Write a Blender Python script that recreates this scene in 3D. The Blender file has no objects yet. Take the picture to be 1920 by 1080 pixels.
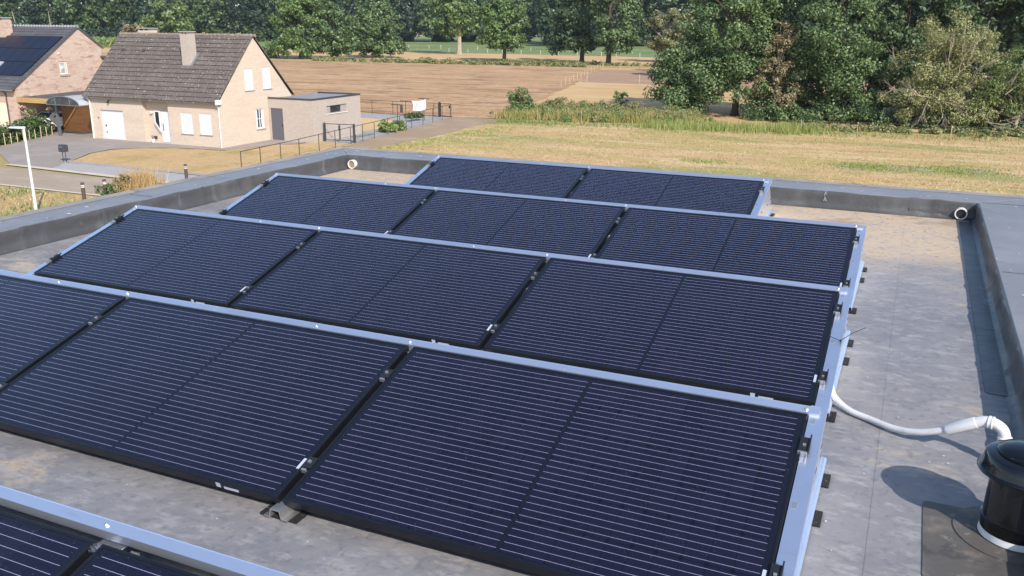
import bpy, math, random
import numpy as np
from mathutils import Vector, Matrix

# ------------------------------------------------------------------ camera, sky, sun, exposure
SC = bpy.context.scene
COL = SC.collection
RZ = 6.7                                    # height of the flat roof above the ground
F_PX, CX, CY, CZ = 1656.08, -0.3468, -2.3433, 1.8013 + RZ
YAW, PITCH, ROLL = 0.4227, 0.2913, 0.0059
fw = Vector((-math.cos(PITCH) * math.sin(YAW), math.cos(PITCH) * math.cos(YAW), -math.sin(PITCH)))
rt = Vector((math.cos(YAW), math.sin(YAW), 0)); up = rt.cross(fw)
rt, up = rt * math.cos(ROLL) + up * math.sin(ROLL), up * math.cos(ROLL) - rt * math.sin(ROLL)
cam = bpy.data.objects.new('camera', bpy.data.cameras.new('camera'))
COL.objects.link(cam)
cam.matrix_world = Matrix(((rt.x, up.x, -fw.x, CX), (rt.y, up.y, -fw.y, CY), (rt.z, up.z, -fw.z, CZ), (0, 0, 0, 1)))
cam.data.sensor_width = 36.0
cam.data.lens = 36.0 * F_PX / 1920
cam.data.clip_start = 0.05
cam.data.clip_end = 6000
SC.camera = cam

SUN_EL = math.radians(36)
TO_SUN = Vector((0.745, -0.667, 0)).normalized() * math.cos(SUN_EL) + Vector((0, 0, math.sin(SUN_EL)))
world = bpy.data.worlds.new('World'); SC.world = world; world.use_nodes = True
wn = world.node_tree
sky = wn.nodes.new('ShaderNodeTexSky'); sky.sky_type = 'NISHITA'; sky.sun_disc = False
sky.sun_elevation = SUN_EL
sky.sun_rotation = math.atan2(TO_SUN.x, TO_SUN.y)
sky.altitude = 30; sky.air_density = 1.0; sky.dust_density = 0.8; sky.ozone_density = 2.0
wn.links.new(sky.outputs[0], wn.nodes['Background'].inputs[0])
wn.nodes['Background'].inputs[1].default_value = 0.15
sun = bpy.data.objects.new('sun', bpy.data.lights.new('sun', 'SUN')); COL.objects.link(sun)
sun.data.energy = 3.9; sun.data.angle = math.radians(0.53); sun.data.color = (1.0, 0.945, 0.875)
sun.rotation_euler = TO_SUN.to_track_quat('Z', 'Y').to_euler()
SC.view_settings.view_transform = 'Standard'; SC.view_settings.look = 'None'
SC.view_settings.exposure = 0.70; SC.view_settings.gamma = 1.0
SC.cycles.max_bounces = 6; SC.cycles.transparent_max_bounces = 8

RNG = np.random.default_rng(7)

# ------------------------------------------------------------------ node helpers
def nodes_of(name):
    m = bpy.data.materials.new(name); m.use_nodes = True
    t = m.node_tree; b = t.nodes['Principled BSDF']
    return m, t, b

def link(t, a, b): t.links.new(a, b)

def setin(t, sock, v):
    if hasattr(v, 'default_value') and not isinstance(v, (int, float, tuple)): t.links.new(v, sock)
    else: sock.default_value = v

def M(t, op, a, b=None, c=None, clamp=False):
    n = t.nodes.new('ShaderNodeMath'); n.operation = op; n.use_clamp = clamp
    for i, v in enumerate((a, b, c)):
        if v is not None: setin(t, n.inputs[i], v)
    return n.outputs[0]

def position(t):
    return t.nodes.new('ShaderNodeNewGeometry').outputs['Position']

def noise(t, vec, scale, detail=4, rough=0.55, stretch=(1, 1, 1), dist=0.0):
    mp = t.nodes.new('ShaderNodeMapping'); mp.inputs['Scale'].default_value = stretch
    link(t, vec, mp.inputs['Vector'])
    n = t.nodes.new('ShaderNodeTexNoise')
    n.inputs['Scale'].default_value = scale; n.inputs['Detail'].default_value = detail
    n.inputs['Roughness'].default_value = rough; n.inputs['Distortion'].default_value = dist
    link(t, mp.outputs[0], n.inputs['Vector'])
    return n.outputs[0]

def ramp01(t, v, lo, hi):
    n = t.nodes.new('ShaderNodeMapRange'); n.interpolation_type = 'SMOOTHSTEP'
    setin(t, n.inputs[0], v); n.inputs[1].default_value = lo; n.inputs[2].default_value = hi
    return n.outputs[0]

def mix(t, f, a, b):
    n = t.nodes.new('ShaderNodeMix'); n.data_type = 'RGBA'
    setin(t, n.inputs[0], f)
    for s, v in ((n.inputs[6], a), (n.inputs[7], b)):
        if isinstance(v, tuple): s.default_value = v + (1,) if len(v) == 3 else v
        else: link(t, v, s)
    return n.outputs[2]

def bump(t, b, h, strength, dist=0.02):
    n = t.nodes.new('ShaderNodeBump'); n.inputs['Strength'].default_value = strength
    n.inputs['Distance'].default_value = dist
    link(t, h, n.inputs['Height']); link(t, n.outputs[0], b.inputs['Normal'])

def layered(name, base, layers, rough=0.8, metallic=0.0, spec=0.3, bmp=None, coord='world'):
    """base colour plus noise layers (colour, scale, lo, hi, strength, stretch, detail[, band])"""
    m, t, b = nodes_of(name)
    if coord == 'world': vec = position(t)
    else: vec = t.nodes.new('ShaderNodeTexCoord').outputs['Object']
    col = base
    for ly in layers:
        c, sc, lo, hi, st = ly[:5]
        stretch = ly[5] if len(ly) > 5 else (1, 1, 1)
        det = ly[6] if len(ly) > 6 else 4
        f = ramp01(t, noise(t, vec, sc, det, 0.6, stretch), lo, hi)
        f = M(t, 'MULTIPLY', f, st)
        if len(ly) > 7:                      # a band of the place itself: axis, from, to
            ax, p0, p1 = ly[7]
            s = t.nodes.new('ShaderNodeSeparateXYZ'); link(t, vec, s.inputs[0])
            wob = M(t, 'MULTIPLY_ADD', noise(t, vec, 1.3, 5, 0.6), abs(p1 - p0) * 1.5, -abs(p1 - p0) * 0.75)
            f = M(t, 'MULTIPLY', f, ramp01(t, M(t, 'ADD', s.outputs[ax], wob), p0, p1))
        col = mix(t, f, col, c)
    if isinstance(col, tuple): b.inputs['Base Color'].default_value = col + (1,)
    else: link(t, col, b.inputs['Base Color'])
    b.inputs['Roughness'].default_value = rough; b.inputs['Metallic'].default_value = metallic
    b.inputs['Specular IOR Level'].default_value = spec
    if bmp:
        bump(t, b, noise(t, vec, bmp[0], bmp[3] if len(bmp) > 3 else 5, 0.6, bmp[4] if len(bmp) > 4 else (1, 1, 1)), bmp[1], bmp[2])
    return m

def plain(name, c, rough=0.5, metallic=0.0, spec=0.5, var=0.12, sc=6):
    d = tuple(x * (1 - var * 2.2) for x in c); l = tuple(min(1, x * (1 + var)) for x in c)
    return layered(name, c, [(d, sc, .5, .8, .8), (l, sc * 3.1, .5, .75, .6)], rough, metallic, spec)

def leafmat(name, dark, mid, light, trans=0.25, rough=0.5):
    m, t, b = nodes_of(name)
    g = t.nodes.new('ShaderNodeNewGeometry')
    cr = t.nodes.new('ShaderNodeValToRGB')
    cr.color_ramp.elements[0].color = dark + (1,); cr.color_ramp.elements[1].color = light + (1,)
    e = cr.color_ramp.elements.new(0.5); e.color = mid + (1,)
    link(t, g.outputs['Random Per Island'], cr.inputs[0])
    link(t, cr.outputs[0], b.inputs['Base Color'])
    b.inputs['Roughness'].default_value = rough; b.inputs['Specular IOR Level'].default_value = 0.4
    tr = t.nodes.new('ShaderNodeBsdfTranslucent'); link(t, cr.outputs[0], tr.inputs[0])
    mx = t.nodes.new('ShaderNodeMixShader'); mx.inputs[0].default_value = trans
    link(t, b.outputs[0], mx.inputs[1]); link(t, tr.outputs[0], mx.inputs[2])
    link(t, mx.outputs[0], t.nodes['Material Output'].inputs[0])
    return m

def brickmat(name, c1, c2, mortar, tones):
    m, t, b = nodes_of(name)
    p = position(t)
    s = t.nodes.new('ShaderNodeSeparateXYZ'); link(t, p, s.inputs[0])
    cb = t.nodes.new('ShaderNodeCombineXYZ')
    link(t, M(t, 'ADD', s.outputs[0], s.outputs[1]), cb.inputs[0]); link(t, s.outputs[2], cb.inputs[1])
    br = t.nodes.new('ShaderNodeTexBrick'); link(t, cb.outputs[0], br.inputs['Vector'])
    br.inputs['Color1'].default_value = c1 + (1,); br.inputs['Color2'].default_value = c2 + (1,)
    br.inputs['Mortar'].default_value = mortar + (1,)
    br.inputs['Scale'].default_value = 1.0; br.inputs['Mortar Size'].default_value = 0.009
    br.inputs['Brick Width'].default_value = 0.22; br.inputs['Row Height'].default_value = 0.075
    col = br.outputs[0]
    for c, sc, lo, hi, st in tones:
        f = M(t, 'MULTIPLY', ramp01(t, noise(t, cb.outputs[0], sc, 3, 0.6, (1, 3.2, 1)), lo, hi), st)
        col = mix(t, f, col, c)
    link(t, col, b.inputs['Base Color']); b.inputs['Roughness'].default_value = 0.9
    b.inputs['Specular IOR Level'].default_value = 0.2
    return m

# ------------------------------------------------------------------ mesh helpers
class MB:
    def __init__(s): s.v = []; s.f = []
    def add(s, vs, fs):
        n = len(s.v); s.v += [tuple(p) for p in vs]; s.f += [tuple(i + n for i in f) for f in fs]; return s
    def quad(s, *p): return s.add(p, [tuple(range(len(p)))])
    def box(s, x0, x1, y0, y1, z0, z1):
        return s.hexa([(x0, y0, z0), (x1, y0, z0), (x1, y1, z0), (x0, y1, z0)], [(x0, y0, z1), (x1, y0, z1), (x1, y1, z1), (x0, y1, z1)])
    def hexa(s, a, b):
        return s.add(a + b, [(3, 2, 1, 0), (4, 5, 6, 7), (0, 1, 5, 4), (1, 2, 6, 5), (2, 3, 7, 6), (3, 0, 4, 7)])
    def prism(s, poly, ext):                     # poly of 3-D points pushed along ext
        n = len(poly); e = Vector(ext)
        vs = [Vector(p) for p in poly]; vs = vs + [p + e for p in vs]
        return s.add(vs, [tuple(range(n))[::-1], tuple(range(n, 2 * n))] + [(i, (i + 1) % n, n + (i + 1) % n, n + i) for i in range(n)])
    def tube(s, pts, r, seg=8, cap=True):
        pts = [Vector(p) for p in pts]; k = len(pts)
        rr = r if isinstance(r, (list, tuple)) else [r] * k
        n0 = len(s.v); prev = None
        for i, p in enumerate(pts):
            d = (pts[min(i + 1, k - 1)] - pts[max(i - 1, 0)]).normalized()
            if prev is None:
                a = d.orthogonal().normalized()
            else:
                a = (prev - d * prev.dot(d)).normalized()
            prev = a; b = d.cross(a)
            for j in range(seg):
                w = 2 * math.pi * j / seg
                s.v.append(tuple(p + (a * math.cos(w) + b * math.sin(w)) * rr[i]))
        for i in range(k - 1):
            for j in range(seg):
                q = n0 + i * seg; j2 = (j + 1) % seg
                s.f.append((q + j, q + j2, q + seg + j2, q + seg + j))
        if cap:
            s.f.append(tuple(n0 + j for j in range(seg))[::-1]); s.f.append(tuple(n0 + (k - 1) * seg + j for j in range(seg)))
        return s
    def lathe(s, prof, c=(0, 0, 0), seg=40, caps=True):
        n0 = len(s.v)
        for r, z in prof:
            for j in range(seg):
                w = 2 * math.pi * j / seg; s.v.append((c[0] + r * math.cos(w), c[1] + r * math.sin(w), c[2] + z))
        for i in range(len(prof) - 1):
            for j in range(seg):
                q = n0 + i * seg; j2 = (j + 1) % seg
                s.f.append((q + j, q + j2, q + seg + j2, q + seg + j))
        if caps:
            s.f.append(tuple(n0 + j for j in range(seg))[::-1]); s.f.append(tuple(n0 + (len(prof) - 1) * seg + j for j in range(seg)))
        return s
    def build(s, name, m, parent=None, local=False, smooth=False, bevel=0, label=None):
        v = s.v
        if parent is not None and not local:
            o = Vector((0, 0, 0)); q = parent
            while q: o += q.location; q = q.parent
            v = [(a - o.x, b - o.y, c - o.z) for a, b, c in v]
        me = bpy.data.meshes.new(name); me.from_pydata(v, [], s.f); me.update()
        return finish(name, me, m, parent, smooth, bevel, label)

def finish(name, me, m, parent=None, smooth=False, bevel=0, label=None):
    me.materials.append(m)
    if smooth:
        me.polygons.foreach_set('use_smooth', [True] * len(me.polygons)); me.set_sharp_from_angle(angle=math.radians(32))
    o = bpy.data.objects.new(name, me); COL.objects.link(o)
    if parent is not None: o.parent = parent
    if bevel:
        md = o.modifiers.new('bevel', 'BEVEL'); md.width = bevel; md.segments = 2; md.limit_method = 'ANGLE'
    if label: o['label'] = label
    return o

def np_mesh(name, V, Fq):
    me = bpy.data.meshes.new(name); k = Fq.shape[1]
    me.vertices.add(len(V)); me.vertices.foreach_set('co', np.ascontiguousarray(V, dtype=np.float32).ravel())
    me.loops.add(Fq.size); me.loops.foreach_set('vertex_index', np.ascontiguousarray(Fq, dtype=np.int32).ravel())
    me.polygons.add(len(Fq)); me.polygons.foreach_set('loop_start', np.arange(0, Fq.size, k, dtype=np.int32))
    me.update(calc_edges=True); me.validate()
    return me

def tag(o, label, cat, group=None):
    o['label'] = label; o['category'] = cat
    if group: o['group'] = group
    return o

def thing(name, label, cat, loc=(0, 0, 0), group=None):
    o = bpy.data.objects.new(name, None); COL.objects.link(o); o.location = loc; o.empty_display_size = 0.2
    return tag(o, label, cat, group)

def struct(o, kind='structure'):
    o['kind'] = kind; return o

def dup(root, loc, label, group=None):
    r = root.copy(); COL.objects.link(r); r.location = loc; r['label'] = label
    if group: r['group'] = group
    for ch in list(root.children):
        c = ch.copy(); COL.objects.link(c); c.parent = r
        for g in list(ch.children):
            d = g.copy(); COL.objects.link(d); d.parent = c
    return r

def wall(mb, o, u, v, n, W, H, holes=(), reveal=0.1):
    """rectangular wall of one skin with real openings and their reveals"""
    o, u, v, n = Vector(o), Vector(u), Vector(v), Vector(n)
    xs = sorted({0, W, *[h[0] for h in holes], *[h[1] for h in holes]}); ys = sorted({0, H, *[h[2] for h in holes], *[h[3] for h in holes]})
    P = lambda a, b, d=0: o + u * a + v * b - n * d
    for i in range(len(xs) - 1):
        for j in range(len(ys) - 1):
            a, b = (xs[i] + xs[i + 1]) / 2, (ys[j] + ys[j + 1]) / 2
            if any(h[0] < a < h[1] and h[2] < b < h[3] for h in holes): continue
            mb.quad(P(xs[i], ys[j]), P(xs[i + 1], ys[j]), P(xs[i + 1], ys[j + 1]), P(xs[i], ys[j + 1]))
    for h in holes:
        r = h[4] if len(h) > 4 else reveal
        c = [(h[0], h[2]), (h[1], h[2]), (h[1], h[3]), (h[0], h[3])]
        for k in range(4):
            a, b = c[k], c[(k + 1) % 4]
            mb.quad(P(*a), P(*a, r), P(*b, r), P(*b))

def sheet(name, poly, z, m, jit=0.0, step=1.5, kind='structure'):
    pts = []
    for i, a in enumerate(poly):
        b = poly[(i + 1) % len(poly)]; L = math.dist(a, b); n = max(1, int(L / step)) if jit else 1
        for k in range(n):
            w = k / n
            pts.append((a[0] + (b[0] - a[0]) * w + RNG.normal() * jit, a[1] + (b[1] - a[1]) * w + RNG.normal() * jit, z))
    ar = sum(pts[i][0] * pts[(i + 1) % len(pts)][1] - pts[(i + 1) % len(pts)][0] * pts[i][1] for i in range(len(pts)))
    if ar < 0: pts = pts[::-1]
    o = MB().quad(*pts).build(name, m)
    return struct(o, kind)

# ------------------------------------------------------------------ materials
MT = {}
MT['ground'] = layered('dry ground', (.36, .25, .115), [((.21, .20, .07), .05, .45, .7, .7), ((.46, .33, .17), .4, .5, .75, .6)], .95)
MT['meadow'] = layered('parched meadow', (.47, .325, .145),
    [((.40, .315, .12), .10, .40, .62, .9, (.8, 1.6, 1)), ((.24, .26, .08), .085, .50, .64, .85, (.6, 1.6, 1)), ((.52, .335, .18), .13, .50, .66, .85, (.5, 1.8, 1)), ((.57, .42, .235), .19, .50, .66, .9, (.5, 1.8, 1)),
     ((.28, .25, .085), .45, .55, .70, .75, (.5, 1.6, 1)), ((.33, .205, .085), .9, .54, .70, .75, (.5, 1.5, 1)), ((.60, .45, .26), 1.5, .56, .72, .7, (.5, 1.5, 1)), ((.26, .185, .08), 4, .53, .70, .75)], .95, bmp=(9, .9, .12))
MT['lawn'] = layered('burnt lawn', (.44, .30, .155),
    [((.25, .22, .06), .25, .5, .68, .8), ((.52, .34, .15), .9, .45, .7, .8, (.6, 2, 1)), ((.29, .17, .07), 2.6, .55, .75, .7, (.5, 1.7, 1)), ((.22, .15, .06), 8, .55, .8, .5)], .95, bmp=(9, .8, .08))
MT['field'] = layered('ploughed soil', (.395, .235, .118),
    [((.45, .285, .155), .05, .42, .66, .9, (.4, 1.6, 1)), ((.27, .15, .078), .14, .50, .66, .85, (.5, 1.3, 1)), ((.50, .34, .195), .30, .52, .66, .8, (.4, 1.3, 1)), ((.19, .105, .058), .42, .55, .66, .9, (.35, 1.2, 1)),
     ((.54, .38, .225), .8, .58, .70, .75, (.4, 1.2, 1)), ((.16, .09, .05), 1.1, .57, .68, .8, (.4, 1.1, 1)), ((.22, .13, .07), 3.0, .55, .7, .6)], .95, bmp=(1.4, 1.0, .3, 6))
MT['soil'] = layered('purple brown soil', (.32, .20, .125), [((.38, .25, .165), .12, .45, .7, .8, (.4, 2, 1)), ((.20, .12, .085), .7, .5, .75, .7, (.4, 2, 1))], .95)
MT['stubble'] = layered('dry stubble', (.46, .295, .135),
    [((.53, .37, .195), .06, .45, .68, .8, (.5, 1.6, 1)), ((.36, .235, .10), .2, .50, .68, .75, (.5, 1.4, 1)), ((.55, .40, .22), .4, .54, .7, .7, (.5, 1.3, 1)), ((.30, .19, .085), .8, .55, .74, .7, (.5, 1.3, 1))], .95)
MT['pasture'] = layered('green pasture', (.135, .18, .055), [((.20, .225, .09), .04, .42, .66, .9, (.5, 1.6, 1)), ((.085, .13, .04), .09, .50, .66, .8, (.5, 1.4, 1)), ((.25, .24, .11), .2, .58, .7, .6)], .95)
MT['dirt'] = layered('trodden dirt', (.285, .20, .128), [((.35, .255, .165), .35, .45, .7, .8), ((.26, .20, .12), 1.6, .52, .75, .7), ((.20, .18, .08), .5, .6, .75, .5)], .95, bmp=(6, .5, .05))
MT['road'] = layered('sandy road surface', (.30, .235, .175), [((.36, .29, .22), .3, .42, .7, .8, (1, 2, 1)), ((.25, .19, .14), 1.4, .52, .75, .6, (.6, 2, 1)), ((.40, .33, .26), 14, .58, .8, .4)], .9)
MT['kerb'] = layered('pale kerb stone', (.52, .43, .33), [((.42, .34, .26), 2, .45, .7, .8)], .9)
MT['paving'] = layered('worn clinker paving', (.255, .22, .195), [((.31, .27, .235), .5, .42, .7, .8), ((.20, .165, .145), 1.8, .5, .75, .7, (.6, 2, 1)), ((.34, .31, .27), 9, .58, .8, .5)], .9, bmp=(14, .4, .02))
MT['gravel'] = layered('grey gravel', (.33, .315, .305), [((.42, .40, .385), 5, .5, .75, .8), ((.22, .22, .23), 9, .52, .75, .8)], .95, bmp=(18, .8, .04))
MT['patio'] = layered('grey patio gravel', (.285, .262, .245), [((.35, .325, .305), .8, .45, .7, .8), ((.21, .20, .20), 4, .52, .75, .7)], .95)
MT['epdm'] = layered('dusty rubber roofing', (.185, .180, .187),
    [((.232, .221, .22), .8, .42, .68, .9, (1.3, .9, 1)), ((.150, .147, .156), 1.3, .44, .72, .6, (.8, 1.2, 1), 7), ((.265, .242, .222), 2.6, .48, .72, .6, (.7, 1.5, 1), 9), ((.13, .127, .136), 4.2, .50, .70, .5, (.8, 1.3, 1), 9), ((.295, .278, .266), 7, .55, .68, .55, (.9, 1.3, 1), 9),
     ((.48, .36, .24), .9, .14, .40, .96, (1, 1, 1), 5, (1, 4.5, 5.6)), ((.44, .35, .24), 1.3, .60, .68, .7, (.8, 2.0, 1), 8), ((.58, .47, .30), 2.7, .67, .71, .8, (.7, 2.4, 1), 8),
     ((.20, .15, .105), 2.6, .54, .66, .8, (.8, 1.5, 1), 7, (1, 6.0, 7.2)), ((.285, .272, .268), 15, .51, .66, .65, (.7, 1.5, 1), 8), ((.13, .127, .135), 24, .53, .68, .6),
     ((.8, .79, .77), 22, .765, .79, .9)], .6, spec=.4, bmp=(7, .5, .02, 9))
MT['rubber_top'] = layered('grey rubber coping', (.165, .167, .18),
    [((.205, .206, .22), 1.2, .42, .7, .9), ((.12, .12, .128), 3.5, .52, .75, .7), ((.26, .24, .215), 2.2, .6, .75, .6), ((.24, .24, .25), 22, .56, .78, .5), ((.8, .79, .77), 17, .745, .77, .9)], .55, spec=.4, bmp=(6, .35, .015, 6))
MT['rubber_wall'] = layered('black rubber upstand', (.062, .061, .062),
    [((.10, .10, .10), 2.2, .45, .7, .8, (1, 1, .5)), ((.05, .05, .05), 5, .5, .75, .7), ((.135, .13, .125), 4, .60, .74, .7, (1.5, 1.5, .4)), ((.15, .135, .115), 12, .62, .78, .5)], .42, spec=.42, bmp=(7, .6, .02, 6))
MT['rubber_patch'] = layered('dark rubber patch', (.085, .077, .068), [((.19, .16, .125), 4, .45, .66, .9, (1, 1, 1), 8), ((.045, .041, .039), 7, .50, .66, .85, (1, 1, 1), 8), ((.26, .22, .17), 14, .56, .72, .7, (1, 1, 1), 8)], .6, spec=.4, bmp=(10, .5, .015, 6))
MT['trim'] = layered('weathered roof edge strip', (.235, .215, .20), [((.31, .275, .235), 2.2, .45, .7, .8), ((.12, .115, .11), 5, .52, .75, .8)], .7)
MT['alu'] = layered('mill aluminium', (.82, .855, .95), [((.73, .765, .86), 2.5, .45, .75, .6, (1, 1, 1)), ((.88, .90, .97), 30, .55, .8, .4), ((.70, .69, .68), 7, .6, .74, .5, (.5, 3, 1))], .34, .92, .5, bmp=(45, .06, .002), coord='object')
MT['alu_dull'] = plain('dull aluminium', (.55, .54, .52), .45, .9)
MT['black_frame'] = plain('black anodised frame', (.018, .020, .026), .32, .6, .5)
MT['black_plastic'] = plain('black plastic', (.012, .012, .014), .45)
MT['rubber_pad'] = layered('recycled rubber granulate', (.014, .014, .015), [((.55, .54, .52), 95, .66, .70, .9)], .85, bmp=(70, .9, .01), coord='object')
MT['sticker'] = plain('white sticker', (.40, .43, .49), .5)
MT['white_plastic'] = layered('white plastic pipe', (.62, .61, .595), [((.53, .515, .48), 9, .5, .72, .7), ((.68, .68, .68), 30, .5, .8, .5), ((.45, .42, .36), 22, .6, .75, .5)], .42, 0, .5)
MT['grey_plastic'] = layered('pale grey conduit', (.56, .555, .55), [((.46, .45, .43), 7, .5, .72, .7), ((.40, .38, .34), 26, .58, .75, .5)], .5)
MT['vent_black'] = layered('gloss black vent', (.004, .0045, .006), [((.009, .0095, .012), 4, .5, .75, .8), ((.04, .04, .045), 30, .68, .8, .5)], .11, 0, .5, bmp=(40, .08, .003))
MT['brick_pale'] = brickmat('pale pinkish brick', (.54, .44, .35), (.475, .38, .30), (.50, .42, .345), [((.45, .335, .25), 1.8, .58, .78, .5), ((.58, .475, .385), 3.3, .52, .75, .5), ((.44, .35, .28), .35, .45, .7, .5)])
MT['brick_grey'] = brickmat('sandy grey brick', (.40, .34, .295), (.35, .295, .255), (.38, .33, .29), [((.26, .21, .175), 1.8, .58, .78, .5), ((.40, .34, .285), 3.0, .52, .75, .5)])
MT['brick_pink'] = brickmat('mottled salmon brick', (.49, .36, .285), (.41, .29, .228), (.46, .37, .31), [((.25, .145, .11), 1.1, .53, .68, .8), ((.54, .40, .32), 2.0, .54, .70, .7), ((.36, .22, .165), .4, .45, .7, .4)])
MT['tiles'] = layered('weathered brown grey roof tiles', (.105, .086, .076), [((.135, .112, .10), .6, .42, .7, .8), ((.075, .064, .06), 2.5, .5, .75, .7), ((.15, .135, .085), 1.1, .60, .75, .4), ((.60, .56, .50), 9, .635, .67, .85, (1, 1, 1), 4), ((.20, .17, .145), 2.2, .55, .70, .4)], .9)
MT['tiles_dark'] = layered('dark grey roof tiles', (.072, .071, .078), [((.10, .098, .105), .8, .42, .7, .8), ((.05, .05, .055), 3, .5, .75, .7), ((.30, .29, .28), 5, .68, .73, .7)], .75)
MT['white_paint'] = plain('white painted panel', (.60, .61, .66), .45, var=.03)
MT['white_trim'] = plain('white frame', (.66, .645, .62), .5, var=.04)
MT['cream'] = plain('cream frame', (.70, .60, .46), .5, var=.05)
MT['anthracite'] = plain('anthracite metal', (.055, .058, .068), .45, .2)
MT['door_grey'] = plain('slate grey door', (.085, .088, .105), .5, var=.05)
MT['iron'] = plain('dark brown iron', (.045, .035, .032), .6, .2)
MT['steel_grey'] = plain('galvanised grey post', (.17, .185, .205), .45, .4)
MT['lamp_white'] = plain('pale grey lamp post', (.66, .67, .66), .4, .1, var=.05)
MT['bollard'] = plain('brown bollard', (.075, .045, .038), .7)
MT['zinc'] = plain('grey zinc', (.22, .225, .235), .5, .4)
MT['stone'] = plain('grey stone sill', (.30, .27, .25), .8)
MT['wood'] = layered('warm brown boards', (.34, .155, .06), [((.23, .09, .035), 1.2, .45, .7, .8, (.6, .6, 6)), ((.45, .22, .09), 2.5, .5, .72, .7, (.5, .5, 7))], .6)
MT['wood_pale'] = layered('honey coloured fascia', (.42, .27, .105), [((.32, .19, .065), 1.5, .45, .7, .8, (.5, .5, 6)), ((.50, .34, .15), 4, .5, .72, .6, (.4, .4, 6))], .6)
MT['bark'] = layered('brown bark', (.085, .065, .048), [((.14, .11, .08), 3, .45, .7, .8, (1, 1, .3)), ((.045, .035, .027), 6, .5, .72, .8, (1, 1, .3))], .95)
MT['bark_pale'] = layered('pale bark', (.32, .26, .195), [((.42, .36, .28), 3, .45, .7, .8, (1, 1, .3)), ((.2, .16, .12), 6, .5, .72, .8, (1, 1, .3))], .95)
MT['stake'] = plain('pale wood stake', (.46, .37, .25), .85)
MT['cloth'] = plain('white cloth', (.68, .68, .72), .8, var=.04, sc=3)
MT['car_white'] = plain('white car paint', (.78, .79, .80), .25, var=.02)
MT['tyre'] = plain('black tyre', (.015, .015, .015), .8)
MT['red_lens'] = plain('red lens', (.35, .02, .02), .3)
def glassmat(name, c=(.02, .025, .03), rough=.06):
    m, t, b = nodes_of(name); b.inputs['Base Color'].default_value = c + (1,)
    b.inputs['Roughness'].default_value = rough; b.inputs['Specular IOR Level'].default_value = .7
    f = ramp01(t, noise(t, position(t), 1.7, 2), .4, .7)
    link(t, mix(t, f, c, tuple(x * 2.2 for x in c)), b.inputs['Base Color']); return m
MT['glass'] = glassmat('dark window glass')
MT['curtain_glass'] = glassmat('glass over net curtain', (.30, .31, .33), .1)
MT['smoke_glass'] = glassmat('smoked canopy sheet', (.035, .04, .045), .15)

def cellmat():
    """black half-cut solar cells: pale wires along the panel, darker gaps, corner notches"""
    m, t, b = nodes_of('black solar cells under glass')
    tc = t.nodes.new('ShaderNodeTexCoord'); s = t.nodes.new('ShaderNodeSeparateXYZ')
    link(t, tc.outputs['Object'], s.inputs[0])
    x, y = s.outputs[0], s.outputs[1]                # x in -0.8775..0.8775, y in 0..1.0226
    px, py = 0.0836, 0.1635
    yy = M(t, 'SUBTRACT', y, 0.0208)
    ax = M(t, 'SUBTRACT', M(t, 'ABSOLUTE', x), 0.0085)
    inside = M(t, 'MULTIPLY', M(t, 'MULTIPLY', M(t, 'GREATER_THAN', ax, 0), M(t, 'LESS_THAN', ax, px * 10)), M(t, 'MULTIPLY', M(t, 'GREATER_THAN', yy, 0), M(t, 'LESS_THAN', yy, py * 6)))
    # distance to the nearest wire, cell seam
    def near(v, pitch, off):
        q = M(t, 'FRACT', M(t, 'ADD', M(t, 'DIVIDE', v, pitch), off))
        return M(t, 'MULTIPLY', M(t, 'ABSOLUTE', M(t, 'SUBTRACT', q, 0.5)), pitch)
    wire = M(t, 'LESS_THAN', near(yy, py / 5, 0.0), 0.00054)
    dx = near(ax, px, 0.5); dy = near(yy, py, 0.5)
    seam = M(t, 'MAXIMUM', M(t, 'LESS_THAN', dx, 0.0013), M(t, 'LESS_THAN', dy, 0.0016))
    seam = M(t, 'MAXIMUM', seam, M(t, 'LESS_THAN', M(t, 'ADD', dx, dy), 0.0115))
    wn_ = t.nodes.new('ShaderNodeTexWhiteNoise'); wn_.noise_dimensions = '3D'
    cb = t.nodes.new('ShaderNodeCombineXYZ')
    link(t, M(t, 'FLOOR', M(t, 'DIVIDE', x, px)), cb.inputs[0]); link(t, M(t, 'FLOOR', M(t, 'DIVIDE', yy, py)), cb.inputs[1])
    oi = t.nodes.new('ShaderNodeObjectInfo'); link(t, M(t, 'MULTIPLY', oi.outputs['Random'], 91.0), cb.inputs[2])
    link(t, cb.outputs[0], wn_.inputs['Vector'])
    cell = mix(t, wn_.outputs[0], (.0062, .0056, .0155), (.0092, .0078, .0200))
    c = mix(t, seam, cell, (.003, .0035, .007))
    c = mix(t, wire, c, (.33, .36, .50))
    c = mix(t, inside, (.006, .007, .013), c)
    dust = ramp01(t, noise(t, tc.outputs['Object'], 160, 2), .70, .76)
    c = mix(t, M(t, "MULTIPLY", dust, .18), c, (.4, .4, .42))
    link(t, c, b.inputs['Base Color'])
    b.inputs['Roughness'].default_value = .55; b.inputs['Specular IOR Level'].default_value = .02
    b.inputs['Coat Weight'].default_value = 1.0; b.inputs['Coat Roughness'].default_value = .14; b.inputs['Coat IOR'].default_value = 1.42
    return m
MT['cells'] = cellmat()

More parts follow.
